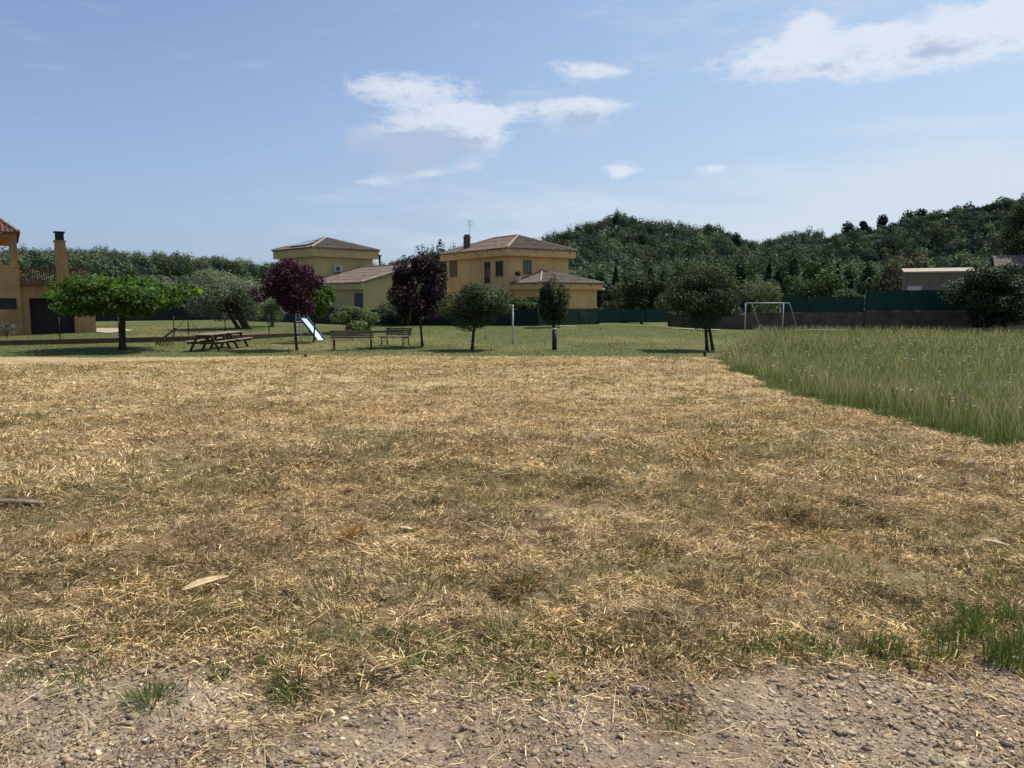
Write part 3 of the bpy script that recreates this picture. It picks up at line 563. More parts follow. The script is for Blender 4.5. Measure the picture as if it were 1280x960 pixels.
def forest(name, label, xs, ys, hs, rx, cols, per, leaf, seed, bluish=0.0, cone=None):
    protos = [far_crown(seed+k, per) for k in range(6)]; Vs, Cs = [], []; cols = np.array(cols)
    zs = hill_z(xs, ys)
    for k in range(len(xs)):
        P, d, lb = protos[k % 6]; a = RNG.uniform(0, 6.28); c, s = math.cos(a), math.sin(a)
        Q = np.stack([P[:, 0]*c-P[:, 1]*s, P[:, 0]*s+P[:, 1]*c, P[:, 2]], -1); Dq = np.stack([d[:, 0]*c-d[:, 1]*s, d[:, 0]*s+d[:, 1]*c, d[:, 2]], -1)
        if cone is not None and cone[k]:
            tt = np.clip((Q[:, 2]+1)/2, 0, 1); Q[:, 0] *= 1.15-tt*.95; Q[:, 1] *= 1.15-tt*.95
        Q0 = Q.copy(); Q = Q*np.array([rx[k], rx[k], hs[k]*.5])+np.array([xs[k], ys[k], zs[k]+hs[k]*.5])
        V, _ = leaf_quads(Q, Dq*.35+(Q0)*1.3+np.array([0, 0, .15]), leaf*(.55+.45*rx[k]/3), .85, .12); Vs.append(V)
        t = cols[RNG.integers(0, len(cols))]*RNG.uniform(.75, 1.85); C = t[None]*((.8+.2*lb)*RNG.uniform(.9, 1.1, per)*(.7+.4*(P[:, 2]+.6)))[:, None]  # crowns darken towards the bottom, shade painted into the leaf colour
        Cs.append(np.repeat(C, 4, 0))
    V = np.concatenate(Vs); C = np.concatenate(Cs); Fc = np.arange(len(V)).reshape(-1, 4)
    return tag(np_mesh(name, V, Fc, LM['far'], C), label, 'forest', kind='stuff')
FC = [[.045,.068,.05],[.06,.092,.05],[.08,.11,.055],[.035,.055,.045],[.095,.115,.07],[.055,.075,.06],[.07,.09,.045],[.075,.075,.055]]  # distance haze mixed into these crown colours as grey and blue
def make_forest():
    n = 6400; az = np.radians(RNG.uniform(-42, 42, n)); e, Rr = skyline(az)
    r = np.sqrt(RNG.uniform(106**2, (Rr+12)**2)); x = np.sin(az)*r; y = np.cos(az)*r
    k = ~((az > np.radians(30.3)) & (r < 130))
    x, y, r, az = x[k], y[k], r[k], az[k]; m = len(x)
    hs = RNG.uniform(3.8, 9.0, m)*(.72+.5*fbm(x*.03, y*.03, 850, 3))*np.where(RNG.uniform(0, 1, m) < .08, 1.3, 1); rx = RNG.uniform(1.7, 3.5, m)*(1+.25*(r > 250))
    hs = np.where(r < 190, np.minimum(hs, 6.0), hs)
    shrub = (az > np.radians(21.5)) & (r > 150) & ((RNG.uniform(0, 1, m) < .62) | (r > skyline(az)[1]-45)); hs[shrub] *= .45; rx[shrub] *= .75
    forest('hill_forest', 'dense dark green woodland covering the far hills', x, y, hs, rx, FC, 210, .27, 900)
make_forest()
def far_tree(name, label, px, py_top, w_px, Y, h, cols, seed, group=None, n=600, umbrella=False, leaf=.32, cone=False, zb=None, trunk_vis=.35):
    x = (px-640)/F*Y; z0 = float(hill_z(np.array([x]), np.array([float(Y)]))[0]) if math.hypot(x, Y) > 100 else -.3
    ztop = W(px, py_top, Y).z; h = max(h, ztop-z0) if zb is None else h
    root = thing(name, label, 'tree', (x, Y, z0), 0, group); rx = w_px/F*Y/2; ch = h*(1-trunk_vis)
    if umbrella: rx *= 1.25; ch = min(h*.8, rx*1.9)
    mb = MB(); mb.tube([(0,0,-.3),(.05,0,h*.5),(0,0,h-ch*.5)], [.02*h+.05,.016*h+.04,.01*h+.02], 7)
    for k in range(4):
        a = k*1.6; mb.tube([(0,0,h-ch*.8),(math.cos(a)*rx*.6, math.sin(a)*rx*.6, h-ch*.45)], [.01*h,.004*h], 5)
    mb.build('trunk', M['bark'], root, smooth=True)
    P, d, lb = far_crown(seed, n)
    if cone: tt = np.clip((P[:, 2]+1)/2, 0, 1); P[:, 0] *= 1.2-tt*1.0; P[:, 1] *= 1.2-tt*1.0
    P = P*np.array([rx, rx, ch*.55])*1.05+np.array([0, 0, h-ch*.5]); V, Fc = leaf_quads(P, d*.7+np.array([0, 0, .4]), leaf, .7)
    c = np.array(cols); C = c[RNG.integers(0, len(c), len(P))]*(lb*RNG.uniform(.8, 1.2, len(P)))[:, None]; np_mesh('crown', V, Fc, LM['far'], np.repeat(C, 4, 0), root)
    return root
PINE = [[.032,.052,.034],[.024,.042,.028],[.042,.066,.042]]
gp = 'umbrella pines standing along the right ridge'
for i, (px, t, w, lab) in enumerate([(1053, 275, 17, 'lone small umbrella pine at the left end of the right ridge'), (1072, 281, 11, 'tiny pine between the lone umbrella pine and the tall dark one'), (1095, 266, 21, 'tall dark pine, biggest crown at the left of the right ridge'),
        (1128, 262, 17, 'left one of the twin umbrella pines on the right ridge'), (1142, 260, 16, 'right one of the twin umbrella pines on the right ridge')]+[(p, q, w, 'umbrella pine in the close run of crowns at the top of the right ridge') for p, q, w in ((1163, 259, 19), (1184, 254, 18), (1200, 252, 20), (1218, 257, 15), (1243, 243, 20), (1262, 246, 16), (1225, 256, 15))]):
    far_tree('umbrella_pine', lab, px, t, w, 272, 5, PINE, 1000+i, gp, umbrella=i != 2, trunk_vis=.3 if i != 2 else .12)
for i, (px, t, w, lab) in enumerate([(770, 266, 30, 'big rounded pine on the very top of the central hill'), (833, 278, 9, 'slim pale tree poking above the central ridge'), (790, 273, 20, 'second pine just right of the central hilltop'), (882, 278, 16, 'pointed pine on the right shoulder of the central hill'), (917, 287, 14, 'last rounded pine before the gap in the ridge'), (905, 288, 6, 'thin bare topped tree beside the last rounded pine')]):
    far_tree('hill_pine', lab, px, t, w, 326, 6, PINE, 1040+i, 'pines standing out along the central hilltop', trunk_vis=.15)
g2 = 'trees of the close row behind the fences'
for i in range(26):
    px = 722+i*15.5+random.uniform(-5, 5); Y = random.uniform(101, 116); t = np.interp(px, [720, 760, 860, 940, 1000, 1110], [352, 338, 330, 325, 322, 333])+random.uniform(-7, 9)
    far_tree('row_tree', 'dark upright evergreen in the close row behind the green screens', px, t, random.uniform(17, 26), Y, 4, [[.03,.06,.03],[.042,.085,.032],[.024,.045,.026],[.055,.1,.04]], 1100+i, g2, n=800, leaf=.22, cone=i % 3 == 0, trunk_vis=.08)
g3 = 'trees behind the dark screen on the left'
for i in range(24):
    px = 40+i*20+random.uniform(-7, 7); Y = random.uniform(98, 112); t = random.uniform(352, 370)
    far_tree('garden_tree', 'dark green tree behind the dark screen on the left', px, t, random.uniform(26, 40), Y, 3, [[.04,.07,.03],[.055,.09,.038],[.03,.05,.026]], 1200+i, g3, n=800, leaf=.25, trunk_vis=.08)
# ------------------------------------------------------------------ roofs and houses
def tube_rows(mb, poly, e0, e1, sp=.26, rad=.075, lift=.02):
    """barrel tile rows on planar polygon whose eave is e0->e1"""
    poly = [Vector(p) for p in poly]; e0 = Vector(e0); e1 = Vector(e1); ex = (e1-e0).normalized(); nn = Vector((0, 0, 0))
    for i in range(len(poly)): nn += poly[i].cross(poly[(i+1) % len(poly)])
    nn.normalize(); nn = -nn if nn.z < 0 else nn; ey = nn.cross(ex); ey = -ey if ey.z < 0 else ey
    q = [((p-e0).dot(ex), (p-e0).dot(ey)) for p in poly]; xs = [a[0] for a in q]; x = min(xs)+sp/2
    while x < max(xs):
        hit = []
        for i in range(len(q)):
            a, b = q[i], q[(i+1) % len(q)]
            if (a[0]-x)*(b[0]-x) < 0: hit.append(a[1]+(b[1]-a[1])*(x-a[0])/(b[0]-a[0]))
        if len(hit) >= 2 and max(hit)-min(hit) > .15:
            lo, hi = min(hit)-.08, max(hit); m = max(1, int((hi-lo)/1.2)); jit = random.uniform(-.012, .012)
            for s in range(m):
                a = lo+(hi-lo)*s/m; b = lo+(hi-lo)*(s+1)/m
                mb.tube([e0+ex*(x+jit)+ey*a+nn*lift, e0+ex*(x+jit)+ey*b+nn*(lift-.02)], [rad, rad*.82], 6)
        x += sp
def roof(parent, polys, mat, caps=(), th=.07, name='roof'):
    mb = MB()
    for poly in polys:
        n = len(poly); vs = [Vector(p) for p in poly]; mb.add(vs+[v-Vector((0, 0, th)) for v in vs], [tuple(range(n)), tuple(range(2*n-1, n-1, -1))]+[(i, (i+1) % n, n+(i+1) % n, n+i)[::-1] for i in range(n)])
        tube_rows(mb, poly, poly[0], poly[1])
    o = mb.build(name, mat, parent)
    if caps:
        cb = MB()
        for p, q in caps:
            p, q = Vector(p), Vector(q); m = max(2, int((q-p).length/.45))
            for s in range(m): cb.tube([p.lerp(q, s/m)+Vector((0,0,.05)), p.lerp(q, (s+1)/m)+Vector((0,0,.06))], [.115, .095], 7)
        cb.build('ridge_cap', M['verge'], o)
    return o
def window(parent, c, w, h, nrm, kind='window', pane='glass', slats=0, label=None, bars=True):
    """c centre on wall, nrm 'u' (faces -x) or 'v' (faces -y) in house space"""
    f = MB(); p = MB(); d = .06
    def bx(mb, a0, a1, z0, z1, o0, o1):
        if nrm == 'v': mb.box((c[0]+a0, c[1]-o1, c[2]+z0), (c[0]+a1, c[1]-o0, c[2]+z1))
        else: mb.box((c[0]-o1, c[1]+a0, c[2]+z0), (c[0]-o0, c[1]+a1, c[2]+z1))
    t = .07
    bx(f, -w/2-t, -w/2, -h/2-t, h/2+t, .002, d); bx(f, w/2, w/2+t, -h/2-t, h/2+t, .002, d); bx(f, -w/2, w/2, h/2, h/2+t, .002, d); bx(f, -w/2, w/2, -h/2-t, -h/2, .002, d+.05)
    if bars: bx(f, -.025, .025, -h/2, h/2, .016, .035)
    bx(p, -w/2, w/2, -h/2, h/2, .003, .012)
    if slats:
        for s in range(slats): bx(p, -w/2, w/2, -h/2+h*s/slats, -h/2+h*(s+.55)/slats, .012, .02)
    fo = f.build(kind, M['frame'], parent); p.build('pane', M[pane], fo)
    if label: fo['label'] = label
    return fo
def on_line(O, ang, px, off=(0, 0)):
    """distance s along direction ang from O where the photo column px is met"""
    d = Vector((math.cos(ang), math.sin(ang))); k = (px-640)/F
    return (k*O[1]-O[0])/(d.x-k*d.y)
# --- ochre house (right)
A = R(35); O = (-.43, 70.0); gz = -.5
hc = thing('ochre_house', 'two storey ochre house with tiled hip roof and one storey annex, right of the middle', 'house', (O[0], O[1], gz), A)
LU, LV = 8.06, 12.2; EZ = 7.02; ov = .55
mb = MB(); mb.box((ov, ov, -.2), (LU-ov, LV-ov, EZ-.68)); mb.build('wall', M['ochre'], hc)
mb = MB(); mb.box((.06, .06, EZ-.68), (LU-.06, LV-.06, EZ-.06)); mb.build('cornice', M['ochre'], hc)
z = EZ; zr = EZ+1.5; h = LU/2
roof(hc, [[(0,0,z),(LU,0,z),(h,h,zr)], [(0,LV,z),(0,0,z),(h,h,zr),(h,LV-h,zr)], [(LU,0,z),(LU,LV,z),(h,LV-h,zr),(h,h,zr)], [(LU,LV,z),(0,LV,z),(h,LV-h,zr)]], M['tile'], [((0,0,z),(h,h,zr)),((LU,0,z),(h,h,zr)),((h,h,zr),(h,LV-h,zr)),((0,LV,z),(h,LV-h,zr)),((LU,LV,z),(h,LV-h,zr))])
def vent(a, b):
    mb = MB(); mb.box(a, b); mb.build('vent', M['darkwood'], hc)
for s in np.arange(1.2, LV, 2.0): vent((.03, s, EZ-.28), (.05, s+.12, EZ-.16))
for s in np.arange(1.2, LU, 2.0): vent((s, .03, EZ-.28), (s+.12, .05, EZ-.16))
U0, V0, UA, VA = .62, -4.1, 7.9, .0; EA = 3.85
mb = MB(); mb.box((U0+.45, V0+.45, -.2), (UA-.45, ov-.01, EA-.55)); mb.build('annex_wall', M['ochre'], hc)
mb = MB(); mb.box((U0+.06, V0+.06, EA-.55), (UA-.06, ov-.01, EA-.05)); mb.build('annex_cornice', M['ochre'], hc)
um = 4.3; za = EA; zt = EA+1.2
roof(hc, [[(U0,V0,za),(UA,V0,za),(um,.5,zt)], [(U0,.5,za),(U0,V0,za),(um,.5,zt)], [(UA,V0,za),(UA,.5,za),(um,.5,zt)]], M['tile_old'], [((U0,V0,za),(um,.5,zt)),((UA,V0,za),(um,.5,zt))], name='annex_roof')
for s in np.arange(U0+.9, UA, 2.4): vent((s, V0+.03, EA-.26), (s+.12, V0+.05, EA-.14))
for s in np.arange(V0+.9, 0, 1.8): vent((U0+.03, s, EA-.26), (U0+.05, s+.12, EA-.14))
def left_v(px): return on_line(O, A+math.pi/2, px)
def right_u(px): return on_line(O, A, px)
def zat(py, Y): return W(640, py, Y).z-gz
# left facade windows
for (pa, pb, ya, yb, pn) in ((559.5, 568, 326, 345, 'wood'), (602.5, 609, 328, 353, 'glass'), (616.5, 625, 327, 344.5, 'dark')):
    va, vb = left_v(pb), left_v(pa); Yc = O[1]+math.sin(A+math.pi/2)*(va+vb)/2+.4
    window(hc, (ov, (va+vb)/2+.3, (zat(ya, Yc)+zat(yb, Yc))/2), abs(vb-va)*.92, zat(ya, Yc)-zat(yb, Yc), 'u', pane=pn, bars=pn != 'wood')
ua, ub = right_u(659), right_u(667.5); Yc = O[1]+math.sin(A)*(ua+ub)/2+.5
window(hc, ((ua+ub)/2, ov, (zat(326, Yc)+zat(341, Yc))/2), ub-ua, zat(326, Yc)-zat(341, Yc), 'v', kind='balcony_door', pane='glass')
window(hc, (U0+.45, V0+2.6, 1.6), 2.4, 1.9, 'u', kind='garage_opening', pane='shade', bars=False)  # dark pane painted as the shade within the opening
mb = MB(); mb.box((1.0, LV-3.6, zr-1.4), (1.5, LV-3.1, zr+.05)); mb.box((.93, LV-3.67, zr+.05), (1.57, LV-3.03, zr+.13)); mb.box((1.05, LV-3.55, zr+.13), (1.45, LV-3.15, zr+.33)); ch = mb.build('chimney', M['wall'], hc)
ax, ay = 1.25, LV-3.9
mb = MB(); mb.tube([(ax,ay,zr-1.2),(ax,ay,zr+1.7)], .025, 6)
for q, wd in ((1.65, .3), (1.45, .4), (1.25, .5)): mb.beam((ax-wd, ay, zr+q), (ax+wd, ay, zr+q), .025, .025)
mb.beam((ax, ay-.35, zr+1.1), (ax, ay+.35, zr+1.1), .02, .02); mb.build('antenna', M['steel'], hc)
# potted plant and jar on the balcony in front of the upper storey
def potted(u, v, zz, label, col_, hgt):
    c = Vector((O[0]+math.cos(A)*u-math.sin(A)*v, O[1]+math.sin(A)*u+math.cos(A)*v, gz+zz)); root = thing('potted_plant', label, 'plant', c)
    mb = MB(); mb.tube([(0,0,0),(0,0,.15),(0,0,.45),(0,0,.5)], [.16,.2,.25,.27], 12); mb.build('pot', col_, root, smooth=True)
    P, d, lb = crown_points(260, (0, 0, .5+hgt/2), .3, .3, hgt/2, 6, 5); V, Fc = leaf_quads(P, d, .09, .3); np_mesh('leaves', V, Fc, LM['leaf'], np.full((len(V), 3), .07)*np.array([1, 1.4, .6]), root)
potted(.95, -.35, EA+.1, 'potted plant in a pale pot at the ochre house balcony corner', M['pale'], .8)
# --- yellow house (middle left)
B = R(45); OB = (-19.15, 75.0)
hb = thing('yellow_house', 'pale yellow two storey house with solar panels and lower wing, left of the middle', 'house', (OB[0], OB[1], gz), B)
LB = 7.9; EB = 7.42; zr = EB+1.3; h = LB/2; z = EB
mb = MB(); mb.box((ov, ov, -.2), (LB-ov, LB-ov, EB-.85)); mb.build('wall', M['yellow'], hb)
mb = MB(); mb.box((.1, .1, EB-.85), (LB-.1, LB-.1, EB-.06)); mb.build('cornice', M['yellow'], hb)
roof(hb, [[(0,0,z),(LB,0,z),(h,h,zr)], [(0,LB,z),(0,0,z),(h,h,zr)], [(LB,0,z),(LB,LB,z),(h,h,zr)], [(LB,LB,z),(0,LB,z),(h,h,zr)]], M['tile_old'], [((0,0,z),(h,h,zr)),((LB,0,z),(h,h,zr)),((0,LB,z),(h,h,zr)),((LB,LB,z),(h,h,zr))])
sl = 1.3/h
for (v0, v1, u0, u1) in ((1.9, 3.6, .45, 1.75), (3.7, 5.6, .45, 1.75), (3.1, 4.8, 1.85, 2.9)):
    mb = MB(); q = [(u0, v0), (u1, v0), (u1, v1), (u0, v1)]; mb.add([(a, b, z+a*sl+.17) for a, b in q]+[(a, b, z+a*sl+.22) for a, b in q], [(0,3,2,1),(4,5,6,7),(0,1,5,4),(1,2,6,5),(2,3,7,6),(3,0,4,7)]); mb.build('solar_panel', M['solar'], hb)
# wing: local shift relative to OB
du, dv = -.7, -9.2
WU0, WU1, WV0, WV1 = du, du+8.9, dv, ov-.01; EW = 3.88; ur = du+6.4; zr2 = EW+1.75
mb = MB(); a0, a1, b0 = WU0+.4, WU1-.3, WV0+.35
zl = lambda u: EW+1.75*(u-WU0)/6.4-.1 if u < ur else zr2-.1-1.0*(u-ur)/2.5
prof = [(a0, -.2), (a1, -.2), (a1, zl(a1)), (ur, zl(ur)), (a0, zl(a0))]
n = len(prof); mb.add([(u, b0, q) for u, q in prof]+[(u, WV1, q) for u, q in prof], [tuple(range(n)), tuple(range(2*n-1, n-1, -1))]+[(i, i+n, (i+1) % n+n, (i+1) % n) for i in range(n)]); mb.build('wing_wall', M['yellow'], hb)
mb = MB(); mb.box((WU0+.06, WV0+.06, EW-.6), (WU0+.41, WV1, EW-.05)); mb.build('wing_cornice', M['yellow'], hb)
roof(hb, [[(WU0,WV1,EW),(WU0,WV0,EW),(ur,WV0,zr2),(ur,WV1,zr2)], [(WU1,WV0,zr2-1.0),(WU1,WV1,zr2-1.0),(ur,WV1,zr2),(ur,WV0,zr2)]], M['tile'], [((WU0,WV0+.08,EW),(ur,WV0+.08,zr2)),((ur,WV0,zr2),(ur,WV1,zr2))], name='wing_roof')
Ow = (OB[0]+math.cos(B)*WU0-math.sin(B)*WV0, OB[1]+math.sin(B)*WU0+math.cos(B)*WV0)
va = on_line(Ow, B+math.pi/2, 450); vb = on_line(Ow, B+math.pi/2, 440.5); Yc = Ow[1]+.7*(va+vb)/2
window(hb, (a0, WV0+(va+vb)/2, (zat(367, Yc)+zat(388, Yc))/2), abs(vb-va), zat(367, Yc)-zat(388, Yc), 'u', pane='shutter', bars=False)
us = on_line(OB, B, 427); Yc = OB[1]+.7*us+.5
zc = zat(336, Yc); mb = MB(); mb.box((us-.45, ov-.38, zc-.32), (us+.45, ov-.02, zc+.32)); ac = mb.build('air_conditioner', M['acm'], hb, bevel=.02)
mb = MB(); mb.tube([(us-.1, ov-.39, zc), (us-.1, ov-.42, zc)], .24, 16); mb.build('fan_grille', M['shutter'], ac)
up_ = WU1-1.7; mb = MB(); mb.tube([(up_, WV1-2.4, zr2-.8), (up_, WV1-2.4, zr2+1.1)], .1, 8); mb.box((up_-.16, WV1-2.56, zr2+1.1), (up_+.16, WV1-2.24, zr2+1.22)); mb.build('chimney', M['iron'], hb)
# --- terracotta house (left edge)
xr = (121-640)/F*52.0; ha = thing('terracotta_house', 'terracotta house with covered balcony, roof terrace and open garage at the left edge', 'house', (xr, 52.0, -.5), R(33))
def lx(px): return on_line((xr, 52.0), R(33), px)
def lz(py): return W(640, py, 52.0).z+.5
mb = MB(); g0, g1, gt = lx(40), lx(95), lz(373)
mb.box((lx(28), 0, -.2), (g0, 7, 3.22)); mb.box((g1, 0, -.2), (lx(121), 7, 3.22)); mb.box((g0, 0, gt), (g1, 7, 3.22)); mb.build('wall', M['terra'], ha)
mb = MB(); mb.box((g0-.12, -.16, -.2), (g1+.12, -.003, .13)); mb.build('step', M['kerb'], ha)
mb = MB(); mb.box((g0, .7, -.19), (g1, .76, gt)); mb.build('garage_shade_sheet', M['shade'], ha)  # dark sheet painted as the shade inside the open garage
mb = MB(); mb.box((lx(28), -.35, 3.225), (lx(119), 7, 3.5)); mb.build('terrace_slab', M['redwood'], ha)
mb = MB(); x = lx(30)
while x < lx(116): mb.box((x, -.2, 3.6), (x+.06, -.15, 4.35)); x += .125
mb.box((lx(30), -.215, 4.35), (lx(116), -.13, 4.42)); mb.box((lx(30), -.21, 3.53), (lx(116), -.135, 3.6)); mb.build('balustrade', M['redwood'], ha)
mb = MB(); xb = lx(30)-.02; xl = lx(0)-5.0
mb.box((xl, -.5, -.2), (xb, 8, lz(337))); mb.build('main_wall', M['terra'], ha)
mb = MB(); mb.box((lx(0)-5.0, -.56, lz(337)+.001), (xb+.05, -.38, lz(334))); mb.build('parapet', M['terra'], ha)
zt = lz(302); mb = MB(); mb.box((lx(19), -.45, lz(334)+.002), (xb-.02, 0.0, zt)); mb.build('post', M['terra'], ha)
mb = MB(); mb.box((xl, 1.6, lz(337)+.002), (lx(8), 7.5, zt)); mb.build('balcony_back_wall', M['orange'], ha)
mb = MB(); mb.box((xl, -.5, zt+.002), (xb, 8, lz(296))); mb.build('beam', M['terra'], ha)
ez = lz(295)+.01; ex = xb+.1; ey = -.8; hh = 5.2; rz_ = ez+hh*math.tan(R(41))
roof(ha, [[(xl-4, ey, ez), (ex, ey, ez), (ex-hh, ey+hh, rz_), (xl-4, ey+hh, rz_)], [(ex, ey, ez), (ex, ey+2*hh, ez), (ex-hh, ey+hh, rz_)]], M['tile_red'], [((ex, ey, ez), (ex-hh, ey+hh, rz_))])
mb = MB(); mb.box((lx(0)-5.0, -.53, lz(386)), (lx(24), -.503, lz(373))); mb.build('window', M['dark'], ha)
mb = MB(); c0, c1 = lx(75), lx(89.5); mb.add([(c0,-.55,3.0),(c1+.12,-.55,3.0),(c1+.12,.25,3.0),(c0,.25,3.0),(c0+.02,-.5,lz(304)),(c1-.05,-.5,lz(304)),(c1-.05,.2,lz(304)),(c0+.02,.2,lz(304))], [(0,3,2,1),(4,5,6,7),(0,1,5,4),(1,2,6,5),(2,3,7,6),(3,0,4,7)])
mb.box((c0-.04,-.56,lz(304)+.002),(c1+.01,.26,lz(302.5))); chm = mb.build('chimney', M['terra'], ha)
mb = MB()
for a, b in ((c0+.08, -.44), (c1-.2, -.44), (c0+.08, .04), (c1-.2, .04)): mb.box((a, b, lz(302.5)), (a+.1, b+.1, lz(293)))
mb.box((c0+.0, -.52, lz(293)), (c1-.03, .22, lz(291.5))); mb.box((c0+.14, -.38, lz(302.5)), (c1-.16, .1, lz(293.6))); mb.build('chimney_cap', M['iron'], chm)
# --- block shed (right) and roof behind
sh = thing('block_shed', 'brick and block shed with pale flat sloping roof behind the green screens', 'shed', W(1128, 400, 82)*1, R(-24)); sh.location.z = -.5
wd = 6.6; tz = W(640, 340, 82).z+.5
mb = MB(); mb.box((0, 0, -.2), (wd, 5, tz-.12)); mb.build('wall', M['block'], sh)
mb = MB(); mb.add([(-.12,-.15,tz-.118),(wd+.12,-.15,tz-.118),(wd+.12,5.2,tz+.42),(-.12,5.2,tz+.42),(-.12,-.15,tz+.03),(wd+.12,-.15,tz+.03),(wd+.12,5.2,tz+.57),(-.12,5.2,tz+.57)], [(0,3,2,1),(4,5,6,7),(0,1,5,4),(1,2,6,5),(2,3,7,6),(3,0,4,7)]); mb.build('roof', M['slab'], sh)
mb = MB(); dz = W(640, 358, 82).z+.5; mb.box((.35, -.05, .2), (1.6, -.003, dz)); dr = mb.build('door', M['pale'], sh)
mb = MB(); mb.box((.28, -.06, .2), (.348, -.002, dz+.07)); mb.box((1.602, -.06, .2), (1.67, -.002, dz+.07)); mb.build('door_frame', M['steel'], dr)
rb = thing('brown_building', 'low building with brown tiled roof at the right edge behind the trees', 'building', ((1240-640)/F*108, 108, -.5), R(-26))
e1 = W(640, 333, 108).z+.5; t1 = W(640, 318, 108).z+.5
mb = MB(); mb.box((0, .4, -.5), (12, 6, e1)); mb.build('wall', M['wall'], rb)
roof(rb, [[(-.3,0,e1+.02),(13,0,e1+.02),(13,3.2,t1),(-.3,3.2,t1)], [(13,6.4,e1+.02),(-.3,6.4,e1+.02),(-.3,3.2,t1),(13,3.2,t1)]], M['tile_old'])
# ------------------------------------------------------------------ walls, fences
M['netw'] = pmat('worn_netting', (.05,.07,.045), (.016,.045,.03), .8, .9, .3, stretch=(2,2,.5))
def fence_line(name, label, pts, h, mat, posts=2.5, z=None, post_mat='iron', extra=0, zl=0.0, thick=.02, wavy=True, part='screen'):
    root = thing(name, label, 'fence', (pts[0][0], pts[0][1], -.5 if z is None else z)); mb = MB()
    p0 = Vector((pts[0][0], pts[0][1], 0))
    for a, b in zip(pts[:-1], pts[1:]):
        a = Vector((a[0], a[1], 0))-p0; b = Vector((b[0], b[1], 0))-p0; L_ = (b-a).length; n = max(2, int(L_/.4)); d = (b-a).normalized(); nn = Vector((-d.y, d.x, 0))
        V = []; Fc = []
        for i in range(n+1):
            for j in range(5):
                t = i/n; q = j/4; V.append(a.lerp(b, t)+nn*(random.uniform(-.012, .012) if wavy else 0)+Vector((0, 0, zl+h*q+(random.uniform(-.03, .02) if j == 4 and wavy else 0))))
        for i in range(n):
            for j in range(4): c = i*5+j; Fc.append((c, c+5, c+6, c+1))
        mb.add(V, Fc)
    o = mb.build(part, M[mat], root)
    for a, b in zip(pts[:-1], pts[1:]):
        a = Vector((a[0], a[1], 0))-p0; b = Vector((b[0], b[1], 0))-p0; L_ = (b-a).length; n = max(1, int(round(L_/posts))); d = (b-a).normalized(); nn = Vector((d.y, -d.x, 0))
        for i in range(n+1):
            c = a.lerp(b, i/n)+nn*.06; m2 = MB(); m2.tube([c+Vector((0,0,-.1)), c+Vector((0,0,zl+h+.06+extra))], .028, 7); m2.build('post', M[post_mat], root, smooth=True)
    return root
def xY(px, Y): return ((px-640)/F*Y, Y)
fence_line('screen_fence', 'dark green screened fence behind the left lawn and olive tree', [xY(118, 76), xY(300, 84), xY(420, 66)], 1.45, 'netd', 3, z=-.2)
fence_line('screen_fence', 'dark screened fence along the garden of the yellow house', [xY(420, 65.5), xY(500, 63), xY(560, 61.5)], 1.25, 'netd', 3, z=-.2)
fence_line('screen_fence', 'dark screen fence in front of the ochre house garden', [xY(560, 61.3), xY(672, 61.5)], 1.3, 'netd', 2.5, z=-.2)
fence_line('screen_fence', 'worn green screen fence below the ochre house annex', [xY(672.5, 61.8), xY(748, 66)], 1.35, 'netw', 2, z=-.2)
fence_line('screen_fence', 'green screen fence between ochre house and the rounded lawn tree', [xY(748, 70), xY(835, 73)], 1.2, 'net', 2.5, z=-.2)
# brown wall with green screens on top
def wall_seg(label, a, b, h, th=.25):
    a = Vector((a[0], a[1], 0)); b = Vector((b[0], b[1], 0)); d = (b-a); L_ = d.length; o = None
    mb = MB(); n = int(L_/.6)+1
    for i in range(n):
        x0 = L_*i/n; x1 = L_*(i+1)/n; mb.box((x0, -th/2, -.6), (x1, th/2, h+random.uniform(-.015, .015)))
    o = mb.build('boundary_wall', M['wall'], bevel=0); o.location = (a.x, a.y, -.5); o.rotation_euler = (0, 0, math.atan2(d.y, d.x)); tag(o, label, 'wall'); return o
wall_seg('low brown wall behind the big two trunk tree', xY(835, 74), xY(930, 67.5), 1.0)
wall_seg('brown rendered wall behind the goal under the lower green screen', xY(930, 67.4), xY(1078, 66), 1.28)
wall_seg('taller brown wall under the higher green screen and the right hand trees', xY(1078.5, 65.9), xY(1420, 66), 1.42)
fence_line('screen_fence', 'lower dark green screen above the wall behind the goal', [xY(975, 67.05), xY(1077, 66.05)], 1.35, 'net', 2.6, zl=1.29)
fence_line('screen_fence', 'higher green screen above the wall in front of the shed', [xY(1079, 65.95), xY(1190, 65.97), xY(1400, 66.05)], 1.75, 'net', 3.2, zl=1.44)
# low kerb with wire fence on the left
K = [(-34.5, 33.5), (-25.6, 38.4), (-16.5, 44.6), (-10.8, 50.5), (-7.5, 53)]
kb = thing('kerb_wall', 'low dark brick kerb running behind the picnic tables', 'wall', (K[0][0], K[0][1], -.5)); kp = Vector((K[0][0], K[0][1], 0))
mb = MB()
for i, (a, b) in enumerate(zip(K[:-1], K[1:])):
    a = Vector((*a, 0))-kp; b = Vector((*b, 0))-kp; mb.beam(a+Vector((0,0,.08)), b+Vector((0,0,.08)), .24+.004*i, .36+.004*i)
mb.build('kerb', M['kerb'], kb)
wf = thing('wire_fence', 'thin wire fence on dark posts standing on the low kerb', 'fence', (K[0][0], K[0][1], -.24))
allp = []
for a, b in zip(K[:-1], K[1:]):
    a = Vector((*a, 0))-kp; b = Vector((*b, 0))-kp; n = max(1, round((b-a).length/3.0))
    for i in range(n): allp.append(a.lerp(b, i/n))
allp.append(Vector((*K[-1], 0))-kp)
for i, p in enumerate(allp):
    m2 = MB(); m2.tube([p+Vector((0,0,-.05)), p+Vector((0,0,1.15))], .028, 7); m2.build('post', M['iron'], wf, smooth=True)
mb = MB()
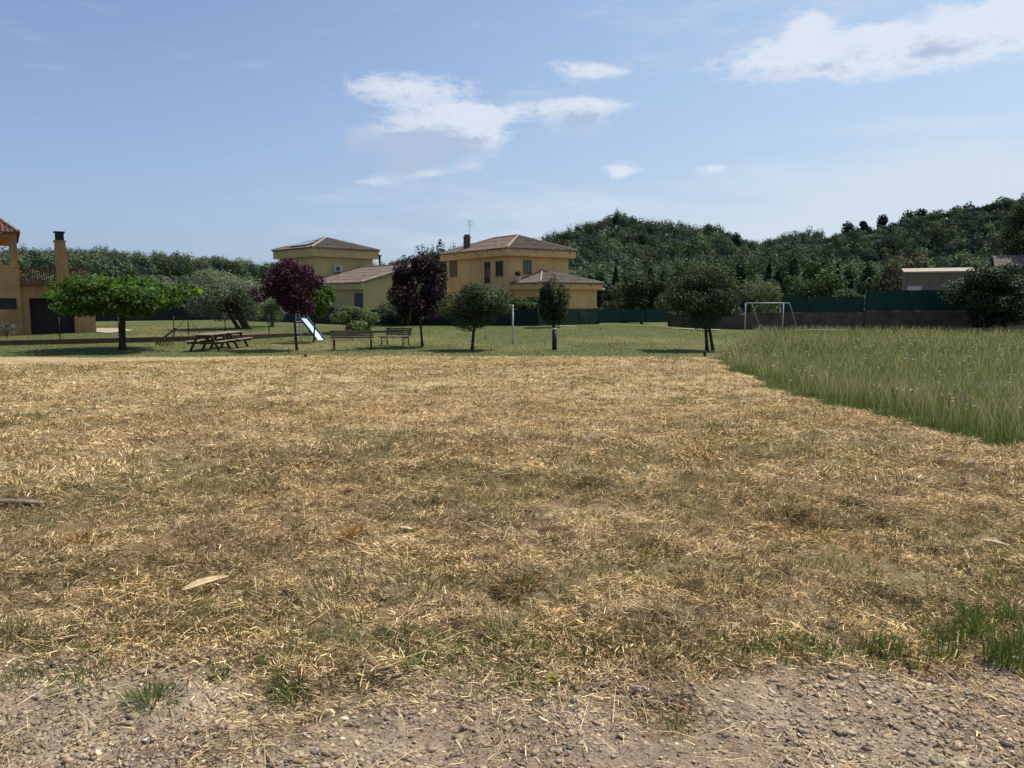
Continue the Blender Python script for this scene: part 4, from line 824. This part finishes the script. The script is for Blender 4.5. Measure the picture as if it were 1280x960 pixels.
for zz in (.1, .45, .8, 1.1):
    for a, b in zip(allp[:-1], allp[1:]): mb.tube([a+Vector((0,0,zz)), b+Vector((0,0,zz-.01))], .0025, 4)
for a, b in zip(allp[:-1], allp[1:]):
    L_ = (b-a).length; n = int(L_/.22)
    for i in range(n): mb.tube([a.lerp(b, i/n)+Vector((0,0,.05)), a.lerp(b, min(1, (i+1)/n))+Vector((0,0,1.1))], .0012, 3); mb.tube([a.lerp(b, i/n)+Vector((0,0,1.1)), a.lerp(b, min(1, (i+1)/n))+Vector((0,0,.05))], .0012, 3)
mb.build('wire', M['iron'], wf)
cpx = G(236, 425); mb = MB(); cp = Vector((cpx.x, cpx.y, 0))-kp
mb.tube([cp+Vector((0,0,0)), cp+Vector((0,0,1.15))], .028, 8); mb.tube([cp+Vector((0,0,1.1)), cp+Vector((-.95,-.5,-.2))], .013, 6); mb.tube([cp+Vector((0,0,1.1)), cp+Vector((.75,.3,-.2))], .013, 6); mb.build('braced_post', M['iron'], wf)
# paths
def sheet(name, pts, mat, zoff=.004, follow=False):
    z = lambda p: float(base_z(p[1], p[0]))+.045
    me = bpy.data.meshes.new(name); me.from_pydata([(p[0], p[1], z(p)) for p in pts], [], [tuple(range(len(pts)))]); me.materials.append(mat); o = bpy.data.objects.new(name, me); col.objects.link(o); tag(o, kind='structure'); return o
sheet('path', [xY(700, 59.6), xY(850, 63.5), xY(900, 65), xY(900, 66.3), xY(850, 65.5), xY(700, 61.0)], M['path'], .335)
sheet('driveway', [xY(121, 52), xY(136, 50.8), xY(168, 53.5), xY(152, 56), xY(122, 56)], M['path'], .045, True)
# ------------------------------------------------------------------ goals
def goal(label, pa, pb, h, depth_dir, dep, top, struts=True):
    """pa,pb ground feet (world), depth vector direction"""
    c = Vector((pa[0], pa[1], float(base_z(pa[1], pa[0])))); root = thing('football_goal', label, 'goal', c, 0, 'white football goals'); b = Vector((pb[0]-pa[0], pb[1]-pa[1], 0)); d = Vector((*depth_dir, 0)).normalized()
    for q in (Vector(), b):
        mb = MB(); mb.tube([q+Vector((0,0,-.05)), q+Vector((0,0,h))], .045, 10); mb.build('post', M['white'], root, smooth=True)
    mb = MB(); mb.tube([Vector((0,0,h)), b+Vector((0,0,h))], .045, 10); mb.build('crossbar', M['white'], root, smooth=True)
    for q in ((Vector(), b) if struts else ()):
        mb = MB(); mb.tube([q+Vector((0,0,h)), q+d*top+Vector((0,0,h)), q+d*dep+Vector((0,0,0))], .028, 8); mb.build('rear_strut', M['white'], root, smooth=True)
    if not struts: return
    mb = MB(); mb.tube([b*0+d*dep, b+d*dep], .02, 6); mb.build('ground_bar', M['white'], root, smooth=True)
goal('white football goal with sloping rear struts in front of the brown wall', xY(930.5, 62), xY(977.5, 61.4), 2.3, (1.7, 1.2), 2.1, .75)
goal('white goal seen edge on between round evergreen and green bollard', xY(641, 40.5), xY(607, 45), 2.0, (-.9, -.45), .35, .2, False)
# ------------------------------------------------------------------ bollard
g = G(693, 438); bo = thing('bollard', 'dark green bollard with grey cap standing on the lawn', 'bollard', g)
mb = MB(); mb.tube([(0,0,-.05),(0,0,.9)], .105, 20); mb.build('post', M['bollard'], bo, smooth=True)
mb = MB(); mb.tube([(0,0,.9),(0,0,.93),(0,0,.99),(0,0,1.0)], [.115,.118,.112,.085], 20); mb.build('cap', M['cap'], bo, smooth=True)
for px, py, h, nm in ((382, 447, .14, 'short dark stub on the lawn edge left of the front bench'), (881, 445, .22, 'short weathered stake at the foot of the two trunk tree')):
    mb = MB(); mb.tube([(0,0,-.03),(0,0,h*.8),(0,0,h)], [.06,.058,.045], 10); o = mb.build('ground_stake', M['darkwood'], smooth=True); o.location = G(px, py); tag(o, nm, 'stake')
# ------------------------------------------------------------------ benches
def bench(label, px, py, rz, L_=2.0):
    root = thing('park_bench', label, 'bench', G(px, py), rz, 'slatted benches on the lawn')   # front faces -y in its own space
    mb = MB()
    for i in range(5): mb.box((-L_/2, -.28+i*.105, .43), (L_/2, -.28+i*.105+.085, .465))
    mb.build('seat', M['wood'], root, bevel=.006)
    mb = MB()
    for i in range(4):
        z0 = .52+i*.095; y0 = .25+i*.03; mb.box((-L_/2, y0, z0), (L_/2, y0+.03, z0+.078))
    mb.build('backrest', M['wood'], root, bevel=.006)
    for x in (-L_/2+.14, L_/2-.14):
        mb = MB(); mb.tube([(x,-.3,-.02),(x,-.24,.18),(x,-.25,.41)], [.03,.024,.026], 8); mb.tube([(x,.34,-.02),(x,.23,.18),(x,.2,.41),(x,.27,.62),(x,.38,.9)], [.03,.024,.026,.022,.02], 8)
        mb.tube([(x,-.25,.4),(x,.22,.4)], .024, 8); mb.tube([(x,-.2,.1),(x,0,.3),(x,.2,.1)], .014, 6); mb.build('leg', M['iron'], root, smooth=True)
    mb = MB(); mb.box((-.03,-.26,.4),(.03,.24,.428)); mb.box((-.03,.29,.5),(.03,.315,.55)); mb.build('centre_strap', M['iron'], root)
bench('brown slatted bench with its back to the camera beside the oleander', 441, 437, R(186), 1.95)
bench('dark slatted bench turned sideways, behind and right of the front one', 494, 432, R(-28), 1.6)
# ------------------------------------------------------------------ picnic tables
def picnic(label, loc, rz, L_=1.95):
    root = thing('picnic_table', label, 'picnic table', loc, rz, 'wooden picnic tables end to end')
    mb = MB()
    for i in range(6): mb.box((-L_/2, -.39+i*.132, .71), (L_/2, -.39+i*.132+.118, .75))
    mb.build('tabletop', M['woodtop'], root, bevel=.006)
    for s in (-1, 1):
        mb = MB()
        for i in range(2): a = s*.68+(i-1)*.13; mb.box((-L_/2, a, .41), (L_/2, a+.12, .45))
        mb.build('bench_seat', M['woodtop'], root, bevel=.006)
        x = s*(L_/2-.32)
        for t in (-1, 1):
            mb = MB(); mb.beam((x, t*.28, .705), (x, t*.66, -.02), .055, .1, up=(0, 1, 0)); mb.build('leg', M['darkwood'], root)
        mb = MB(); mb.beam((x+.058, -.38, .66), (x+.058, .38, .66), .05, .09); mb.beam((x+.058, -.8, .36), (x+.058, .8, .36), .05, .1); mb.build('crossbeam', M['darkwood'], root)
        mb = MB(); mb.beam((x, 0, .36), (x-s*.5, 0, .69), .05, .07); mb.build('brace', M['darkwood'], root)
picnic('nearer of the two wooden picnic tables with benches, on the left lawn', Vector((-13.6, 34.9, -.5)), R(89))
picnic('farther wooden picnic table, joined behind the nearer one', Vector((-13.55, 37.1, -.5)), R(89))
# ------------------------------------------------------------------ slide
sY = 43.5; s0 = Vector((*xY(378, sY), -.5)); sl = thing('playground_slide', 'small playground slide with pale blue chute and steel ladder', 'slide', s0, R(-47))
H = 1.3
mb = MB(); n = 16; V = []; Fc = []
def chute(t):
    x = .18+1.9*t; z = H-.02-(H-.16)*(t**1.06) if t < .86 else None
    if t >= .86: zz = H-.02-(H-.16)*(.86**1.06); z = zz+( .13-zz)*min(1, (t-.86)/.14)**.7
    return x, z
for i in range(n+1):
    x, z = chute(i/n); V += [(x, -.22, z), (x, -.14, z-.01), (x, .14, z-.01), (x, .22, z)]
for i in range(n):
    for j in range(3): a = i*4+j; Fc.append((a, a+4, a+5, a+1))
mb.add(V, Fc); o = mb.build('chute', M['slidem'], sl, smooth=True); o.modifiers.new('thick', 'SOLIDIFY').thickness = .02
for s in (-.235, .235):
    mb = MB(); pts = [Vector((chute(i/n)[0], s, chute(i/n)[1]+.03)) for i in range(n+1)]
    for a, b in zip(pts[:-1], pts[1:]): mb.beam(a, b, .03, .11)
    mb.build('side_rail', M['slideblue'], sl)
mb = MB(); mb.box((-.18,-.2,H-.05),(.19,.2,H-.015)); mb.build('platform', M['steel'], sl)
for s in (-.24, .24):
    mb = MB(); mb.tube([(-.5, s, -.05), (-.2, s, H), (-.17, s, H+.32), (-.05, s, H+.4), (.14, s, H+.3), (.2, s, H+.08)], .022, 8); mb.build('ladder_rail', M['white'], sl, smooth=True)
mb = MB()
for i in range(1, 6): t = i/6; mb.tube([(-.5+.3*t, -.24, H*t), (-.5+.3*t, .24, H*t)], .018, 6)
mb.build('rungs', M['white'], sl)
for s in (-.22, .22):
    mb = MB(); mb.tube([(.15, s, H-.04), (.3, s*1.3, -.05)], .024, 8); mb.build('leg', M['steel'], sl, smooth=True)
# ------------------------------------------------------------------ wooden play beam (left of the picnic tables)
g = G(206, 431); pb = thing('seesaw', 'small tilted wooden seesaw with splayed base bars beside the wide green tree', 'seesaw', g, R(8))
mb = MB(); mb.beam((-.42, 0, .08), (.6, 0, .84), .1, .09); mb.build('beam', M['wood'], pb, bevel=.01)
mb = MB()
for i in range(5): a = -.5+.25*i; mb.beam((0, -.1, .36), (a*.75, -.25, -.02), .035, .035); mb.beam((0, .1, .36), (a*.75, .25, -.02), .035, .035)
mb.build('base_bars', M['redwood'], pb)
mb = MB(); mb.tube([(.46,-.17,.86),(.46,.17,.86)], .018, 8); mb.beam((.46,0,.74),(.46,0,.86), .03, .03, up=(0,1,0)); mb.build('handle', M['iron'], pb)
mb = MB(); mb.box((.46,-.14,.83),(.66,.14,.86)); mb.build('seat', M['wood'], pb)
# ------------------------------------------------------------------ street lamp by ochre house
g = Vector((*xY(752, 76), -.5)); lp = thing('street_lamp', 'thin street lamp beside the ochre house annex', 'lamp', g); H2 = W(640, 361, 76).z+.5
mb = MB(); mb.tube([(0,0,-.1),(0,0,H2-.15)], [.05,.035], 8); mb.build('pole', M['iron'], lp, smooth=True)
mb = MB(); mb.tube([(0,0,H2-.16),(0,0,H2-.1),(0,0,H2+.05),(0,0,H2+.1)], [.06,.28,.2,.04], 12); mb.build('lamp_head', M['acm'], lp, smooth=True)
# discarded pale pipes by the wall behind the goal
for i, (px, q, a) in enumerate(((1010, 3.0, 2), (1040, 2.6, -1))):
    mb = MB(); mb.tube([(-q/2,0,0),(q/2,0,0)], .05, 8); o = mb.build('pipe', M['white'], smooth=True); o.location = (*xY(px, 64.3+i*.3), -.62); o.rotation_euler = (0, 0, R(a)); tag(o, ['left pale pipe lying at the foot of the wall right of the goal', 'right pale pipe lying at the foot of the wall right of the goal'][i], 'pipe')
# ------------------------------------------------------------------ camera, sun, sky
cd = bpy.data.cameras.new('camera'); cam = bpy.data.objects.new('camera', cd); col.objects.link(cam); scn.camera = cam
cam.location = (0, 0, CAMZ); cam.rotation_euler = (math.pi/2-PITCH, 0, 0); cd.sensor_width = 36; cd.lens = 36*F/1280; cd.clip_end = 20000; cd.clip_start = .05
SAZ, SEL = R(52), R(60)
sd = Vector((math.sin(SAZ)*math.cos(SEL), math.cos(SAZ)*math.cos(SEL), math.sin(SEL)))
ld = bpy.data.lights.new('sun', 'SUN'); ld.energy = 5.0; ld.angle = R(.6); ld.color = (1, .955, .87); lo = bpy.data.objects.new('sun', ld); col.objects.link(lo); lo.rotation_euler = sd.to_track_quat('Z', 'Y').to_euler(); lo.location = (20, 20, 60)
w = bpy.data.worlds.new('World'); scn.world = w; w.use_nodes = True; T = w.node_tree; N = T.nodes; L = T.links; N.clear()
out = N.new('ShaderNodeOutputWorld'); bg = N.new('ShaderNodeBackground'); bg.inputs[1].default_value = .125
sky = N.new('ShaderNodeTexSky'); sky.sky_type = 'NISHITA'; sky.sun_disc = False; sky.sun_elevation = SEL; sky.sun_rotation = SAZ; sky.air_density = 1.0; sky.dust_density = 1.2; sky.ozone_density = 1.3; sky.altitude = 100
tc = N.new('ShaderNodeTexCoord'); D = tc.outputs['Generated']
def math_(op, a, b=None, c=None, clamp=False):
    n = N.new('ShaderNodeMath'); n.operation = op; n.use_clamp = clamp
    for i, v in enumerate((a, b, c)):
        if v is None: continue
        if hasattr(v, 'is_linked'): L.new(v, n.inputs[i])
        else: n.inputs[i].default_value = v
    return n.outputs[0]
def mixc(f, a, b, mode='MIX'):
    n = N.new('ShaderNodeMixRGB'); n.blend_type = mode
    for i, v in enumerate((f, a, b)):
        if hasattr(v, 'is_linked'): L.new(v, n.inputs[i])
        elif isinstance(v, tuple): n.inputs[i].default_value = (*v, 1)
        else: n.inputs[i].default_value = v
    return n.outputs[0]
sep = N.new('ShaderNodeSeparateXYZ'); L.new(D, sep.inputs[0])
az = math_('ARCTAN2', sep.outputs[0], sep.outputs[1]); el = math_('ARCSINE', sep.outputs[2])
comb = N.new('ShaderNodeCombineXYZ'); L.new(az, comb.inputs[0]); L.new(math_('MULTIPLY', el, 2.2), comb.inputs[1])
def noise(scale, detail=8, rough=.6, off=0, stretch=(1, 1, 1), dist=0.0):
    mp = N.new('ShaderNodeMapping'); mp.inputs['Location'].default_value = (off, off*.7, off*.3); mp.inputs['Scale'].default_value = stretch; L.new(comb.outputs[0], mp.inputs[0])
    n = N.new('ShaderNodeTexNoise'); n.inputs['Scale'].default_value = scale; n.inputs['Detail'].default_value = detail; n.inputs['Roughness'].default_value = rough; n.inputs['Distortion'].default_value = dist; L.new(mp.outputs[0], n.inputs['Vector']); return n.outputs['Fac']
def azel(px, py):
    d = ray(px, py); d = d/np.linalg.norm(d); return math.atan2(d[0], d[1]), math.asin(d[2])
def blob(px, py, rx, ry, amp, pw=1.0):
    a, e = azel(px, py); ax = rx/F*.93; ey = ry/F*.93
    u = math_('DIVIDE', math_('SUBTRACT', az, a), ax); v = math_('DIVIDE', math_('SUBTRACT', el, e), ey)
    d2 = math_('ADD', math_('MULTIPLY', u, u), math_('MULTIPLY', v, v))
    return math_('MULTIPLY', math_('POWER', 2.718, math_('MULTIPLY', d2, -1.0)), amp)
def total(bl):
    t = None
    for b in bl: v = blob(*b); t = v if t is None else math_('ADD', t, v)
    return t
def sm(v, lo, hi, a=0., b=1.):
    n = N.new('ShaderNodeMapRange'); n.interpolation_type = 'SMOOTHSTEP'; n.inputs[1].default_value = lo; n.inputs[2].default_value = hi; n.inputs[3].default_value = a; n.inputs[4].default_value = b; L.new(v, n.inputs[0]); return n.outputs[0]
n1 = noise(15, 7, .7, 3.1, dist=.3); n4 = noise(48, 5, .65, 1.7)
n2 = noise(6, 6, .6, 9.4); n3 = noise(9, 6, .68, 5.7, stretch=(1, 2.2, 1))
puff = total([(505,112,75,16,.95),(555,160,75,34,1.05),(500,185,50,28,.85),(608,170,30,20,.7),(535,216,30,7,.7),(620,140,60,9,.7),(735,130,55,8,.75),(722,148,42,20,1.0),(745,88,65,14,.8),(775,213,22,10,1.0),(890,211,18,8,.85),(1010,30,28,18,1.0),(1000,68,90,22,1.0),(1090,75,110,18,1.0),(1205,38,85,30,1.1),(1270,15,40,32,1.0),(1092,38,24,6,.9),(585,205,20,8,.6),(462,228,26,8,.5)])
thin = total([(1040,240,180,45,.8),(1230,200,90,30,.6),(600,250,150,26,.5),(740,255,90,22,.5),(880,300,420,30,.75),(1160,155,120,10,.5),(1250,260,160,60,.6),(640,120,90,30,.25),(1100,-40,300,90,.5)])
pm = math_('MULTIPLY', sm(puff, .04, .3), 1.0); pm = math_('MULTIPLY', pm, sm(math_('ADD', puff, math_('MULTIPLY', math_('ADD', math_('SUBTRACT', n1, .5), math_('MULTIPLY', math_('SUBTRACT', n4, .5), .4)), 2.5)), .14, .98))
tm = math_('MULTIPLY', sm(math_('ADD', thin, math_('MULTIPLY', math_('SUBTRACT', n3, .5), 1.7)), .05, 1.1), .7)
shade = total([(535,184,80,24,1.1),(500,196,45,20,.9),(722,154,36,14,.9),(1180,62,70,12,.5),(1010,86,80,9,.4),(520,122,60,8,.3)])
shm = sm(math_('ADD', shade, math_('MULTIPLY', math_('SUBTRACT', math_('ADD', n1, math_('MULTIPLY', n4, .5)), .75), 1.8)), .05, .8)
# haze: sky lightens towards the horizon and the sun side
skyc = sky.outputs[0]
hz = math_('POWER', 2.718, math_('MULTIPLY', math_('MAXIMUM', el, 0.0), -3.2))
side = sm(az, -.75, .8)
SKYM = (1.0, 1.0, 1.0)
base = mixc(1.0, skyc, mixc(side, (.74, .85, 1.03), (1.04, 1.13, 1.10)), 'MULTIPLY')
hf = math_('MULTIPLY', hz, math_('ADD', .72, math_('MULTIPLY', side, .2)))
base = mixc(hf, base, mixc(side, (3.0, 3.85, 5.5), (4.4, 5.1, 6.1)))
c = mixc(tm, base, (5.4, 6.0, 6.9))
cl = mixc(shm, (6.3, 6.7, 7.4), (3.6, 4.3, 5.7))
c = mixc(math_('MULTIPLY', pm, .8), c, cl)
L.new(c, bg.inputs[0]); L.new(bg.outputs[0], out.inputs[0])
scn.view_settings.view_transform = 'Standard'; scn.view_settings.look = 'None'; scn.view_settings.exposure = 0; scn.view_settings.gamma = 1
scn.cycles.max_bounces = 4; scn.cycles.transparent_max_bounces = 4; scn.cycles.caustics_reflective = False; scn.cycles.caustics_refractive = False
